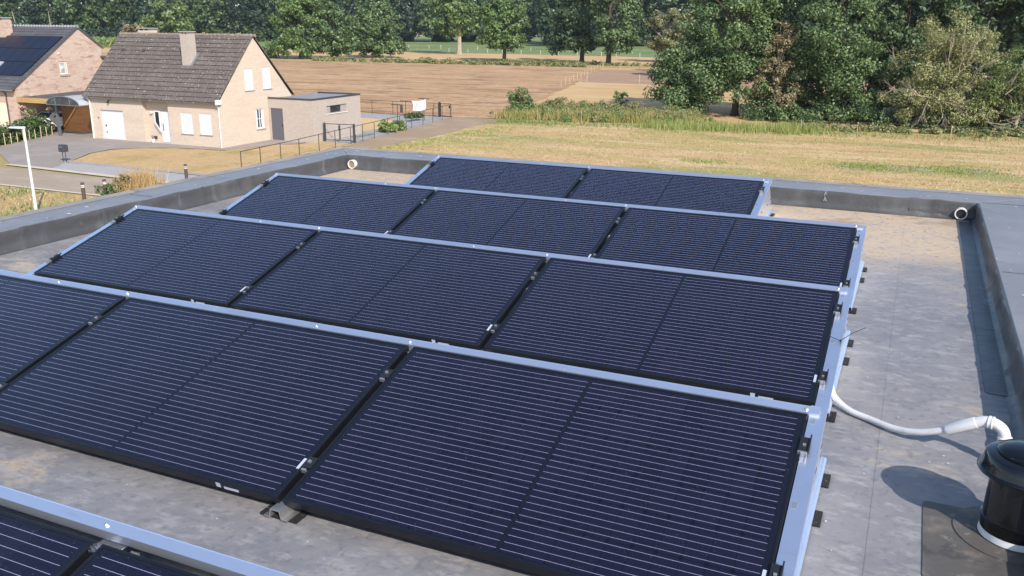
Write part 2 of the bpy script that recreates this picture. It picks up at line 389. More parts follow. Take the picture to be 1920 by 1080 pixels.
# ------------------------------------------------------------------ setting: ground sheets
sheet('ground', [(-2500, -600), (1800, -600), (1800, 3000), (-2500, 3000)], -0.06, MT['ground'])
sheet('meadow', [(-36.2, 27), (-35.4, 50.9), (-35.0, 58), (-35.3, 66.4), (-34.6, 72.6), (-20, 76), (-9, 78.5), (14, 80.5), (60, 82), (60, -40), (-35.8, -40)], -0.03, MT['meadow'], .12)
sheet('verge', [(-90, -20), (-35.6, -20), (-35.6, 29.5), (-90, 28.6)], -0.035, layered('weedy verge', (.40, .29, .14), [((.19, .21, .06), .35, .46, .66, .9), ((.33, .17, .10), .8, .55, .72, .7), ((.50, .38, .2), 2.2, .5, .75, .7), ((.16, .13, .06), 6, .55, .8, .6)], .95, bmp=(8, .9, .1)))
sheet('road', [(-120, 29.2), (-35.7, 29.6), (-35.7, 33.4), (-120, 34.2)], -0.02, MT['road'])
sheet('driveway', [(-60.5, 44), (-58.6, 39.1), (-51, 34.55), (-47.4, 34.55), (-48.6, 36.8), (-50.5, 40), (-50.9, 42.2), (-49, 43.9), (-47.2, 44.6), (-43.2, 45.3), (-42.6, 48.4), (-41.2, 50.3), (-41.2, 51.2), (-61.5, 60), (-66, 52)], -0.012, MT['paving'])
sheet('gravel_strip', [(-48.5, 36.55), (-47.3, 34.5), (-36, 33.95), (-36, 36.3)], -0.004, MT['gravel'], .05, .8)
sheet('lawn', [(-48.5, 36.8), (-50.3, 40), (-50.6, 42), (-49, 43.6), (-47.2, 44.3), (-43.4, 44.9), (-42.3, 48.6), (-40.6, 50.6), (-40.3, 51.9), (-37.5, 52.0), (-36.15, 40), (-36, 36.5)], -0.001, MT['lawn'], .06, .8)
sheet('path', [(-35.3, 49), (-35.0, 50.9), (-34.6, 58), (-34.9, 66.4), (-34.4, 72.8), (-40.3, 72.6), (-37.6, 52.0), (-36.4, 42)], -0.016, MT['dirt'], .1)
sheet('patio', [(-40.3, 51.8), (-37.62, 52.1), (-40.0, 71.8), (-56, 71.8), (-56, 50)], -0.01, MT['patio'])
sheet('garden_lawn', [(-55, 57), (-41.5, 58.4), (-40.9, 60.5), (-41.4, 63.5), (-43.4, 67.3), (-55, 68.8)], -0.002, layered('straw coloured lawn', (.52, .355, .17), [((.42, .28, .12), .5, .45, .7, .8)], .95), .08)
sheet('ploughed_field', [(-39.9, 72.8), (-35.6, 73.1), (-36.6, 80), (-40, 92), (-49, 132), (-59.5, 171), (-72, 173.5), (-90, 171.5), (-135, 166), (-200, 155), (-200, 72.5)], -0.02, MT['field'], .3, 2.5)
sheet('stubble_field', [(-33.2, 72.9), (-35.4, 73.2), (-36.4, 80), (-39.8, 92), (-48.8, 132), (-59.2, 171), (-50, 175), (30, 180), (60, 83), (-9, 79), (-20, 77)], -0.022, MT['stubble'], .25, 2.5)
sheet('fallow_field', [(-47.3, 127), (-58, 165), (-40, 168), (0, 168), (0, 127)], -0.014, MT['soil'], .4, 2.5)
sheet('far_stubble_field', [(-330, 186), (-133, 186), (-60, 188), (60, 194), (60, 232), (-80, 236), (-140, 238), (-330, 214)], -0.02, MT['stubble'], .4, 4)
sheet('pasture', [(-420, 236), (-140, 239), (-80, 237), (60, 233), (60, 520), (-420, 520)], -0.025, MT['pasture'], .5, 5)
sheet('kerb', [(-51, 34.18), (-36, 33.44), (-36, 33.95), (-47.3, 34.5), (-51, 34.55)], .006, MT['kerb'])
sheet('kerb', [(-120, 28.9), (-35.7, 29.35), (-35.7, 29.6), (-120, 29.2)], .005, MT['kerb'])

# ------------------------------------------------------------------ the building under the camera
bld = thing('flat_roof_building', 'flat roofed building in the foreground with grey rubber roofing and low parapets', 'building', (-3.2, 2, 0))
XL, XR, YB, YF, HP = -6.934, .297, 7.125, -4.2, .176
OL, OR_, OB = -7.39, .86, 7.66
b = MB(); b.box(OL + .03, OR_ - .03, YF - .5, OB - .03, -.3, RZ - .16)
b.build('wall', MT['brick_grey'], bld)
MB().quad((XL - .02, YF, RZ), (XR + .02, YF, RZ), (XR + .02, YB + .02, RZ), (XL - .02, YB + .02, RZ)).build('roof_membrane', MT['epdm'], bld)

def upstand(p, q, inward, name):
    """rubber-clad inner face of a parapet from p to q, with cove, slack and folds"""
    p, q, nrm = Vector(p), Vector(q), Vector(inward); L = (q - p).length; d = (q - p) / L
    nu = max(2, int(L / .035)); prof = [(-.055, .0015), (-.035, .006), (-.014, .02), (-.004, .045), (0, .07), (0, .10), (0, .13), (.0, .152), (-.004, .166), (-.018, .1755)]
    mb = MB(); rows = []
    folds = [(RNG.uniform(0, L), RNG.uniform(-.8, .8), RNG.uniform(.015, .05), RNG.uniform(.004, .014)) for _ in range(int(L * 2.6))]
    for i in range(nu + 1):
        w = i * L / nu
        for k, (o, z) in enumerate(prof):
            s = 0
            if 1 < k < 9:
                s = .004 * math.sin(w * 3.1 + z * 20) + .003 * math.sin(w * 7.7 - z * 45 + 1)
                for fx, sl, wd, am in folds:
                    dd = (w - fx - sl * (z - .09)) / wd
                    if abs(dd) < 3: s += am * math.exp(-dd * dd)
            s = max(s, -.002)
            oo = -o if k < 4 else o * .6
            pt = p + d * w + nrm * (oo + s) + Vector((0, 0, z))
            mb.v.append(tuple(pt))
    K = len(prof)
    for i in range(nu):
        for k in range(K - 1):
            a = i * K + k; mb.f.append((a, a + K, a + K + 1, a + 1))
    return mb.build(name, MT['rubber_wall'], bld, smooth=True)
upstand((XL, YF, RZ), (XL, YB, RZ), (1, 0, 0), 'upstand')
upstand((XL, YB, RZ), (XR, YB, RZ), (0, -1, 0), 'upstand')
upstand((XR, YB, RZ), (XR, YF, RZ), (-1, 0, 0), 'upstand')
def coping(poly, name='coping'):
    mb = MB(); mb.prism([(x, y, RZ - .2) for x, y in poly], (0, 0, .2 + HP)); return mb.build(name, MT['rubber_top'], bld, bevel=.008)
coping([(OL, YF), (XL - .006, YF), (XL - .006, YB + .004), (OL, OB)])
coping([(OL, OB), (XL - .006, YB + .006), (XR + .006, YB + .006), (OR_, OB)])
coping([(XR + .006, YF), (OR_, YF), (OR_, OB), (XR + .006, YB + .004)])
for bx in ((OL + .0, OL + .10, YF, OB - .10), (OL + .0, OR_, OB - .10, OB), (OR_ - .10, OR_, YF, OB - .10)):
    MB().box(*bx, RZ + HP + .002, RZ + HP + .007).build('edge_strip', MT['trim'], bld)
for bx in ((OL - .012, OL + .012, YF, OB), (OL + .012, OR_ - .012, OB - .012, OB + .012), (OR_ - .012, OR_ + .012, YF, OB)):
    MB().box(*bx, RZ + HP - .06, RZ + HP + .009).build('edge_profile', MT['trim'], bld)
for bx in ((OL + .13, XL - .03, 3.9, 3.905), (-2.6, -2.595, YB + .03, OB - .12), (-4.9, -4.895, YB + .03, OB - .12), (XR + .03, OR_ - .11, 7.13, 7.136), (XR + .03, OR_ - .11, 4.4, 4.404)):
    MB().box(*bx, RZ + HP + .001, RZ + HP + .0035).build('seam', MT['rubber_wall'], bld)
for x0 in (-.32, -2.0, -3.7, -5.4):
    MB().box(x0, x0 + .075, YF, YB - .06, RZ + .0004, RZ + .0013).build('seam', MT['epdm'], bld)
def round_rect(x0, x1, y0, y1, r, z):
    pts = []
    for cx, cy, a0 in ((x1 - r, y0 + r, -90), (x1 - r, y1 - r, 0), (x0 + r, y1 - r, 90), (x0 + r, y0 + r, 180)):
        for k in range(5):
            a = math.radians(a0 + k * 22.5); pts.append((cx + r * math.cos(a), cy + r * math.sin(a), z))
    return pts
MB().prism(round_rect(.15, XR - .02, 2.46, 7.0, .03, RZ + .0005), (0, 0, .004)).build('membrane_patch', MT['rubber_wall'], bld)
MB().prism(round_rect(-.30, .12, YB - .012, YB + .03, .006, RZ + .02), (0, 0, .05)).build('membrane_patch', MT['rubber_wall'], bld)
MB().prism(round_rect(-.135, .30, .60, 1.16, .02, RZ + .0005), (0, 0, .004)).build('membrane_patch', MT['rubber_patch'], bld)
# overflow pipes through the back parapet
for px_, nm in ((.165, 'overflow pipe with black bore'), (-6.84, 'pale overflow pipe in the corner')):
    y0 = YB - .055
    mb = MB(); seg = 28
    for r, yy in ((.056, YB + .02), (.056, y0), (.046, y0), (.046, YB + .01)):
        for j in range(seg):
            w = 2 * math.pi * j / seg; mb.v.append((px_ + r * math.cos(w), yy, RZ + .062 + r * math.sin(w)))
    for i in range(3):
        for j in range(seg):
            q = i * seg; j2 = (j + 1) % seg; mb.f.append((q + j, q + j2, q + seg + j2, q + seg + j))
    o = mb.build('overflow_pipe', MT['white_plastic'], bld, label=nm)
    MB().tube([(px_, y0 + .014, RZ + .062), (px_, y0 + .02, RZ + .062)], .0465, 24).build('bore', MT['black_plastic'] if px_ > 0 else MT['dirt'], o)
# chalk letters F and A on the back parapet
mk = MB(); x0, yw = -1.10, YB - .012
def stroke(a, c, w=.0038):
    a, c = Vector((a[0], 0, a[1])), Vector((c[0], 0, c[1])); d = (c - a).normalized(); s = Vector((-d.z, 0, d.x)) * w / 2
    mk.prism([(x0 + p.x, yw, RZ + p.z) for p in (a + s, a - s, c - s, c + s)], (0, -.002, 0))
stroke((0, .128), (.004, .168)); stroke((.004, .167), (.022, .169)); stroke((.003, .150), (.024, .147))
mk.build('chalk_letter', MT['sticker'], bld); mk = MB()
stroke((-.004, .072), (.007, .118)); stroke((.007, .118), (.022, .074)); stroke((-.006, .086), (.022, .084))
mk.build('chalk_letter', MT['sticker'], bld)
# chips and droppings
mb = MB()
def fleck(x, y, z, r):
    n = 6; a0 = RNG.uniform(0, 6.28); e = RNG.uniform(.4, 1)
    mb.v.extend((x + r * math.cos(a0 + 6.2832 * k / n) * RNG.uniform(.6, 1.2), y + r * e * math.sin(a0 + 6.2832 * k / n) * RNG.uniform(.6, 1.2), z + .0015) for k in range(n))
    mb.f.append(tuple(range(len(mb.v) - n, len(mb.v))))
for _ in range(90): fleck(RNG.uniform(XR + .03, OR_ - .13), RNG.uniform(1.5, 7.6), RZ + HP + .003, RNG.choice([.004, .006, .009, .013], p=[.4, .3, .2, .1]))
for _ in range(70): fleck(RNG.uniform(-7.3, .3), RNG.uniform(YB + .05, OB - .12), RZ + HP + .003, RNG.choice([.005, .008, .013, .02], p=[.4, .3, .2, .1]))
for _ in range(60): fleck(RNG.uniform(OL + .12, XL - .03), RNG.uniform(1.5, 7.6), RZ + HP + .003, RNG.choice([.005, .008, .013, .022], p=[.4, .3, .2, .1]))
for _ in range(16): fleck(RNG.uniform(-7.25, -6.9), RNG.uniform(7.25, 7.55), RZ + HP + .003, RNG.choice([.012, .025]))
for _ in range(110): fleck(RNG.uniform(-.48, .25), RNG.uniform(.3, 7), RZ + .004, RNG.choice([.002, .003, .005], p=[.5, .35, .15]))
for _ in range(120): fleck(RNG.uniform(-3.4, -.9), RNG.uniform(-.75, -.05), RZ + .004, RNG.choice([.0015, .0025, .004], p=[.5, .35, .15]))
fl = mb.build('white_chips', MT['white_paint']); tag(fl, 'tiny white chips and droppings scattered over the rubber roof and parapets', 'debris'); struct(fl, 'stuff')

# ------------------------------------------------------------------ solar rows
PW, PH, TILT, ZL, GAP = 1.755, 1.0226, .2782, .08, .0292
ct, st = math.cos(TILT), math.sin(TILT)
def make_panel(label):
    t = thing('solar_panel', label, 'solar panel', (0, 0, 0), 'black solar panels on the flat roof')
    t.rotation_euler = (TILT, 0, 0)
    f = MB(); w = PW / 2; k = .011
    f.box(-w, w, 0, k, -.035, 0); f.box(-w, w, PH - k, PH, -.035, 0)
    f.box(-w, -w + k, k, PH - k, -.035, 0); f.box(w - k, w, k, PH - k, -.035, 0)
    f.build('frame', MT['black_frame'], t, True, bevel=.0012)
    MB().box(-w + k, w - k, k, PH - k, -.008, -.0025).build('glass', MT['cells'], t, True)
    s = MB(); s.box(w - k - .016, w - k - .003, .16, .22, -.0024, -.0018); s.build('serial_sticker', MT['sticker'], t, True)
    MB().box(w - .30, w - .278, -.0006, -.0001, -.028, -.006).build('edge_sticker', MT['sticker'], t, True)
    MB().box(w - .262, w - .19, -.0006, -.0001, -.030, -.018).build('edge_sticker', MT['sticker'], t, True)
    return t

def clamp(parent, x, s, mid=False):
    """clamp sitting on the tilted edge at slope distance s"""
    y, z = s * ct, ZL + s * st
    mb = MB()
    def b_(x0, x1, s0, s1, n0, n1):
        P = lambda X, S, N: (X, S * ct - N * st, ZL + S * st + N * ct)
        mb.hexa([P(x0, s0, n0), P(x1, s0, n0), P(x1, s1, n0), P(x0, s1, n0)], [P(x0, s0, n1), P(x1, s0, n1), P(x1, s1, n1), P(x0, s1, n1)])
    if mid:
        b_(x - .020, x + .020, s - .03, s + .03, .001, .004); o = mb.build('clamp', MT['black_plastic'], parent, True)
        mb = MB(); b_(x - .006, x + .006, s - .006, s + .006, .0045, .013); mb.build('bolt', MT['alu_dull'], o, True)
        mb = MB(); b_(x - .012, x + .010, s - .046, s - .036, -.012, .005); mb.build('hook', MT['alu_dull'], o, True)
    else:
        b_(x - .006, x + .032, s - .005, s + .072, .0015, .012); b_(x + .027, x + .032, s - .01, s + .085, .012, .020)
        o = mb.build('clamp', MT['black_plastic'], parent, True)
        mb = MB(); b_(x + .006, x + .017, s + .02, s + .031, .0105, .018); mb.build('bolt', MT['alu_dull'], o, True); mb = MB()
        b_(x - .008, x + .026, s - .012, s - .007, -.01, .013); b_(x + .004, x + .008, s - .04, s - .012, -.01, .009); b_(x + .022, x + .026, s - .04, s - .012, -.01, .009)
        mb.build('hook', MT['alu_dull'], o, True)
    return o

def row_frame(loc, n, label, railgap=.006, lift=.002):
    """mounting frame of one row; local origin = right low corner of the row"""
    t = thing('mounting_frame', label, 'mounting frame', loc, 'aluminium mounting frames of the panel rows')
    L = n * PW + (n - 1) * GAP
    yt, zt = PH * ct, ZL + PH * st
    y0 = yt + railgap
    # ridge rail: sloping top face between a front lip and a rear lip
    zr = zt + lift
    pr = [(y0, zr - .028), (y0, zr), (y0 + .030, zr + .016), (y0 + .034, zr + .0155), (y0 + .037, zr - .03), (y0 + .034, zr - .03), (y0 + .031, zr + .012), (y0 + .003, zr - .003), (y0 + .003, zr - .028)]
    rr = MB().prism([(-L - .05, a, c) for a, c in pr], (L + .092, 0, 0)).build('ridge_rail', MT['alu'], t, True)
    on = lambda d, hgt: (y0 + .030 * d - .47 * hgt, zr + .016 * d + .882 * hgt)
    for q in (1.02, 2.96, 4.4):
        if q < L: MB().prism([(-q, *on(.02, .0002)), (-q, *on(.98, .0002)), (-q, *on(.98, .0012)), (-q, *on(.02, .0012))], (.003, 0, 0)).build('joint', MT['alu_dull'], rr, True)
    for k in range(n + 1):
        xc = -k * (PW + GAP) + GAP / 2 if 0 < k < n else (0.012 if k == 0 else -L - .012)
        for xs, r0 in (((xc - .02, .007), (xc - .55, .005)) if 0 < k < n else ((xc - .02, .007),)):
            MB().tube([(xs, *on(.5, 0)), (xs, *on(.5, .005)), (xs, *on(.5, .008))], [r0, r0, r0 * .6], 8).build('screw', MT['alu_dull'], rr, True)
    # leaning back sheet
    MB().prism([(-L - .05, y0 + .038, zr - .012), (-L - .05, y0 + .041, zr - .012), (-L - .05, 1.318, .03), (-L - .05, 1.315, .03)], (L + .085, 0, 0)).build('back_sheet', MT['alu'], t, True)
    for side in (0, 1):
        X = 0 if side == 0 else -L
        sg = 1 if side == 0 else -1
        P = lambda x, s, nn: (X + sg * x, s * ct - nn * st, ZL + s * st + nn * ct)
        mb = MB()
        def b_(x0, x1, s0, s1, n0, n1):
            a = [P(x0, s0, n0), P(x1, s0, n0), P(x1, s1, n0), P(x0, s1, n0)]; c = [P(x0, s0, n1), P(x1, s0, n1), P(x1, s1, n1), P(x0, s1, n1)]
            mb.hexa(a, c)
        b_(.004, .066, -.03, PH + .07, -.013, -.010); b_(.063, .066, -.03, PH + .07, -.033, -.013); b_(.004, .007, -.03, PH + .07, -.04, -.013)
        e = mb.build('end_beam', MT['alu'], t, True, bevel=.001)
        for s0 in (.16, .52, .98):
            mb = MB(); b_(.015, .030, s0, s0 + .03, -.0099, -.0090); mb.build('slot', MT['alu_dull'], e, True)
        # side web with slots
        xw = X + sg * .050
        sp_ = MB().prism([(xw, -.01, .035), (xw, 1.30, .035), (xw, y0 + .035, zt - .05), (xw, .0, ZL - .025)], (sg * .003, 0, 0)).build('side_plate', MT['alu'], t, True)
        for yy, zz in ((.33, .085), (.62, .12), (.95, .13), (1.13, .15), (1.16, .1)):
            MB().box(min(xw + sg * .0032, xw + sg * .0042), max(xw + sg * .0032, xw + sg * .0042), yy, yy + .045, zz, zz + .012).build('slot', MT['black_plastic'], sp_, True)
        for s0 in (.17, .80): clamp(t, X + (.002 if side == 0 else -.026), s0)
    for k in range(n + 1):
        xc = .036 if k == 0 else (-L - .036 if k == n else -k * (PW + GAP) + GAP / 2)
        mb = MB()                                       # hat profile lying on the pads
        hp = [(-.055, .012), (-.055, .016), (-.030, .016), (-.022, .050), (.022, .050), (.030, .016), (.055, .016), (.055, .012), (.026, .012), (.018, .045), (-.018, .045), (-.026, .012)]
        if k in (0, n): hp = [(-.045, .012), (-.045, .034), (.028, .034), (.036, .028), (.036, .012), (.032, .006), (.032, .026), (.026, .030), (-.041, .030), (-.041, .012)]
        sgn = -1 if k == n else 1
        mb.prism([(xc + sgn * a, -.035 if 0 < k < n else .02, c) for a, c in hp], (0, 1.35 if 0 < k < n else 1.295, 0))
        mb.build('base_rail', MT['alu_dull'] if 0 < k < n else MT['alu'], t, True)
        for yy in (.04, .84, 1.16):
            w2 = .085 if 0 < k < n else .075
            ox = 0 if 0 < k < n else (-.010 if k == 0 else .010)
            MB().box(xc + ox - w2, xc + ox + w2, yy - .06, yy + .05, .0012, .0118).build('rubber_pad', MT['rubber_pad'], t, True, bevel=.002)
        if 0 < k < n:
            for s0 in (.20, .80): clamp(t, xc, s0, True)
            mb = MB()
            mb.box(xc - .045, xc + .045, y0 - railgap - .01, y0 + .028, zt - .034, zt - .031); mb.build('bracket_plate', MT['alu'], t, True); mb = MB()
            mb.prism([(xc + .05, y0 + .028, zt - .05), (xc + .05, y0 - .12, .05), (xc + .05, y0 - .08, .05), (xc + .05, y0 + .032, zt - .09)], (.035, 0, 0))
            mb.build('rail_bracket', MT['alu_dull'], t, True)
    return t

ROWS = [('nearest row, cut off by the bottom left corner', -.572, -1.783, 3, .034), ('second row from the camera, across the middle foreground', -.586, 0.0, 3, .006),
        ('third row from the camera', -.620, 1.783, 3, .006), ('fourth row from the camera', -.646, 3.566, 3, .006), ('farthest row by the back parapet', -1.602, 5.350, 2, .006)]
PROTO = None
WHERE = {3: ('right hand end', 'middle', 'left hand end'), 2: ('right hand end', 'left hand end')}
for rn, x, y, n, rg in ROWS:
    row_frame((x, y, RZ), n, 'silver rail frame carrying the %s' % rn.split(',')[0], rg, .016 if rg > .02 else .002)
    for k in range(n):
        lab = 'black solar panel at the %s of the %s' % (WHERE[n][k], rn.split(',')[0])
        lc = (x - PW / 2 - k * (PW + GAP), y, RZ + ZL)
        if PROTO is None: PROTO = make_panel(lab); PROTO.location = lc
        else: dup(PROTO, lc, lab)

# cable tie on the third row's end beam
mb = MB(); c0 = Vector((-.560, 2.30, RZ + .225))
mb.tube([c0 + Vector((-.055, .006, .018)), c0 + Vector((0, 0, .004)), c0 + Vector((.004, -.006, -.03))], .0022, 6)
mb.tube([c0 + Vector((0, 0, .006)), c0 + Vector((.05, .06, .035)), c0 + Vector((.11, .12, .055))], .0018, 6)
mb.box(c0.x - .005, c0.x + .005, c0.y - .004, c0.y + .004, c0.z, c0.z + .010)
tag(mb.build('cable_tie', MT['black_plastic']), 'black cable tie with a long loose tail on the silver end beam', 'cable tie')

# ------------------------------------------------------------------ white conduit
cd = thing('conduit', 'white flexible conduit running from the panels to a capped pipe elbow', 'pipe', (-.3, 1.8, RZ))
ctrl = [(-.60, 2.16, .10), (-.575, 2.08, .075), (-.545, 1.985, .045), (-.47, 1.90, .022), (-.37, 1.835, .020), (-.26, 1.755, .028), (-.16, 1.70, .055), (-.05, 1.665, .105)]
def spline(c, n=10):
    c = [Vector(p) for p in c]; out = []
    for i in range(len(c) - 1):
        p0, p1, p2, p3 = c[max(i - 1, 0)], c[i], c[i + 1], c[min(i + 2, len(c) - 1)]
        for k in range(n):
            s = k / n; out.append(.5 * ((2 * p1) + (p2 - p0) * s + (2 * p0 - 5 * p1 + 4 * p2 - p3) * s * s + (3 * p1 - p0 - 3 * p2 + p3) * s ** 3))
    return out + [c[-1]]
pts = [p + Vector((0, 0, RZ)) for p in spline(ctrl, 26)]
MB().tube(pts, [.0146 + (.0011 if i % 2 else 0) for i in range(len(pts))], 14).build('flexible_hose', MT['grey_plastic'], cd, smooth=True)
MB().tube([(-.055, 1.667, RZ + .102), (-.05, 1.665, RZ + .105), (.052, 1.648, RZ + .167), (.056, 1.647, RZ + .169)], [.022, .0255, .0255, .022], 20).build('coupling', MT['white_plastic'], cd, smooth=True)
el = spline([(.05, 1.648, .166), (.085, 1.640, .182), (.120, 1.630, .182), (.150, 1.620, .165), (.163, 1.615, .134), (.165, 1.614, .10), (.166, 1.613, .0)], 6)
MB().tube([p + Vector((0, 0, RZ)) for p in el], .0235, 20).build('elbow_pipe', MT['white_plastic'], cd, smooth=True)
for a, c, r in (((.093, 1.638, .1825), (.116, 1.631, .183), .029), ((.163, 1.615, .137), (.165, 1.614, .111), .030)):
    a, c = Vector(a) + Vector((0, 0, RZ)), Vector(c) + Vector((0, 0, RZ)); d = c - a
    MB().tube([a, a + d * .15, a + d * .3, a + d * .35, a + d * .7, a + d * .75, a + d * .9, c], [r * .9, r, r, r * .93, r * .93, r, r, r * .9], 20).build('coupling_ring', MT['white_plastic'], cd)

# ------------------------------------------------------------------ black roof vent
vt = thing('roof_vent', 'glossy black round roof vent with a wide domed cap and white foot', 'roof vent', (.165, 1.02, RZ))
VC = (.172, 1.02, RZ)
MB().lathe([(.205, .0045), (.205, .009), (.15, .010), (.12, .006)], VC, 56).build('collar', MT['rubber_patch'], vt)
MB().lathe([(.1222, .010), (.1222, .014), (.120, .024), (.119, .034)], VC, 56).build('foot', MT['white_plastic'], vt, smooth=True)
MB().lathe([(.117, .02), (.1185, .036), (.1185, .072), (.122, .074), (.122, .080), (.1165, .083), (.1155, .09), (.1105, .29)], VC, 72).build('body', MT['vent_black'], vt, smooth=True)
MB().lathe([(.1105, .268), (.154, .262), (.1585, .264), (.160, .268), (.158, .272), (.151, .277), (.144, .300), (.139, .322), (.134, .328), (.107, .336), (.103, .336), (.103, .345), (.0995, .349), (.08, .358), (.05, .365), (.02, .368), (.001, .3685)], VC, 72).build('cap', MT['vent_black'], vt, smooth=True)

# ------------------------------------------------------------------ houses
def tile_slope(mb, e0, u, LU, sv, rows, tilew=.32, amp=.022, lap=.035):
    """overlapping pantile rows; e0 eave corner, u along the eave, sv eave-to-ridge vector"""
    e0, u, sv = Vector(e0), Vector(u), Vector(sv); n = u.cross(sv).normalized()
    if n.z < 0: n = -n
    nc = int(LU / tilew) * 4
    wave = [0, .6, 1, .5]
    for r in range(rows):
        a, b_ = r / rows, (r + 1) / rows
        base = len(mb.v)
        for (w, h) in ((a, 0), (a, lap), (b_, 0)):
            for i in range(nc + 1):
                z = amp * wave[i % 4] + h + (RNG.uniform(0, .006) if h else 0)
                mb.v.append(tuple(e0 + u * (LU * i / nc) + sv * w + n * (z - .0)))
        W = nc + 1
        for k in range(2):
            for i in range(nc):
                q = base + k * W + i; mb.f.append((q, q + 1, q + 1 + W, q + W))

h1 = thing('gable_house', 'pale brick house with brown grey tiled roof, white garage door and tall front chimney', 'house', (-50.7, 50, 0))
HX0, HX1, HY0, HY1 = -56.95, -44.45, 46.1, 54.0
EV, RY, RGZ = 3.12, 50.03, 7.42
b = MB()
wall(b, (HX0, HY0, -.05), (1, 0, 0), (0, 0, 1), (0, -1, 0), HX1 - HX0, 3.3,
     [(.95, 3.25, .05, 2.2, .16), (5.25, 7.69, .05, 3.3, .35), (8.83, 9.90, .85, 2.33, .06), (10.55, 11.62, .87, 2.35, .06)])
wall(b, (HX0 + 5.25, HY0 + .35, 0), (1, 0, 0), (0, 0, 1), (0, -1, 0), 2.44, 3.25, [(1.28, 2.27, 0, 2.28, .06)], .06)
# diagonal-footed side light is a glazed opening set in front of the wall skin
G = (HX1, 48.3, 0)
wall(b, (HX1, 48.3, -.05), (0, 1, 0), (0, 0, 1), (1, 0, 0), 3.6, 5.45, [(.54, 1.44, 3.80, 5.33, .06), (2.5, 3.4, 3.80, 5.36, .06), (1.48, 2.36, .97, 2.43, .1)])
slope = (RGZ - 3.2) / (RY - HY0)
zt = lambda y: RGZ - abs(y - RY) * slope
b.quad((HX1, HY0, -.05), (HX1, 48.3, -.05), (HX1, 48.3, zt(48.3)), (HX1, HY0, zt(HY0)))
b.quad((HX1, 51.9, -.05), (HX1, HY1, -.05), (HX1, HY1, zt(HY1)), (HX1, 51.9, zt(51.9)))
b.quad((HX1, 48.3, 5.4), (HX1, 51.9, 5.4), (HX1, 51.9, zt(51.9)), (HX1, RY, RGZ), (HX1, 48.3, zt(48.3)))
b.quad((HX0, HY0, -.05), (HX0, HY0, zt(HY0)), (HX0, RY, RGZ), (HX0, HY1, zt(HY1)), (HX0, HY1, -.05))
b.quad((HX0, HY1, -.05), (HX0, HY1, 3.2), (HX1, HY1, 3.2), (HX1, HY1, -.05))
b.build('wall', MT['brick_pale'], h1)
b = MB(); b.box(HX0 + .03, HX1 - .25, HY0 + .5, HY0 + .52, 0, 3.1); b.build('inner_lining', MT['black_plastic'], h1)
r_ = MB()
sv = (0, RY - 45.78, RGZ + .12 - 3.1)
tile_slope(r_, (-57.3, 45.78, 3.10), (1, 0, 0), 12.92, sv, 15, lap=.055)
tile_slope(r_, (-57.3, 54.28, 3.10), (1, 0, 0), 12.92, (0, RY - 54.28, RGZ + .12 - 3.1), 15)
rf = r_.build('roof', MT['tiles'], h1)
v = MB()
for y0 in (45.78, 54.28):
    for X in (-57.3, -44.41):
        MB().prism([(X, y0, 3.09), (X, RY, RGZ + .11), (X, RY, RGZ + .19), (X, y0, 3.17)], (.05, 0, 0)).build('verge_board', MT['tiles'], rf)
v = MB()
for i in range(39):
    x = -57.3 + i * .336
    v.tube([(x, RY, RGZ + .12), (x + .3, RY, RGZ + .135), (x + .345, RY, RGZ + .14)], [.095, .105, .12], 10)
v.build('ridge_tiles', layered('mossy ridge tiles', (.24, .185, .15), [((.38, .32, .26), 2.5, .5, .7, .8), ((.13, .1, .085), 4, .5, .72, .8)], .9), rf)
v = MB()
for i in range(41): v.tube([(-57.25 + i * .32, 45.76, 3.10), (-57.25 + i * .32, 45.98, 3.31)], .035, 6)
v.build('eave_combs', MT['tiles'], rf)
for x in (-56.0, -53.9, -47.2):
    v = MB(); y = 48.9; z = 3.1 + (y - 45.78) * sv[2] / sv[1]
    v.prism([(x, y - .16, z - .02), (x, y - .16, z + .14), (x, y + .12, z + .16)], (.22, 0, 0)); v.build('roof_vent_tile', MT['tiles_dark'], rf)
# chimneys
def chimney(x0, x1, y0, y1, z0, z1):
    b = MB(); b.box(x0, x1, y0, y1, z0, z1); c = b.build('chimney', MT['brick_grey'] if z0 < 6 else MT['brick_pale'], h1)
    b = MB(); b.box(x0 - .06, x1 + .06, y0 - .06, y1 + .06, z1 + .13, z1 + .2)
    for px_ in (x0 + .02, (x0 + x1) / 2 - .08, x1 - .18): b.box(px_, px_ + .16, y0 + .02, y1 - .02, z1 + .002, z1 + .13)
    b.build('cap', MT['stone'], c); return c
c1 = chimney(-49.22, -48.44, 47.9, 48.58, 4.6, 7.62)
v = MB(); v.hexa([(-49.32, 47.84, 5.27), (-48.3, 47.84, 5.27), (-48.3, 47.9, 5.34), (-49.32, 47.9, 5.34)], [(-49.32, 47.82, 5.45), (-48.3, 47.82, 5.45), (-48.3, 47.89, 5.45), (-49.32, 47.89, 5.45)])
v.prism([(-48.43, 47.85, 5.28), (-48.43, 48.7, 6.18), (-48.43, 48.7, 6.36), (-48.43, 47.85, 5.46)], (.16, 0, 0)); v.build('flashing', MT['zinc'], c1)
chimney(-56.15, -54.95, 50.7, 51.5, 6.2, 7.80)
# garage door
gd = MB(); zz = 0
for i in range(11): gd.box(-55.98, -53.72, HY0 + .12, HY0 + .15, .02 + i * .193, .02 + i * .193 + .186)
gd.box(-55.98, -53.72, HY0 + .135, HY0 + .158, .0, 2.15)
g_ = gd.build('garage_door', MT['white_paint'], h1)
MB().box(-55.72, -55.60, HY0 + .09, HY0 + .12, .94, 1.0).box(-55.68, -55.64, HY0 + .09, HY0 + .12, .9, 1.1).box(-55.7, -55.6, HY0 + .1, HY0 + .12, .45, .54).build('handle', MT['iron'], g_)
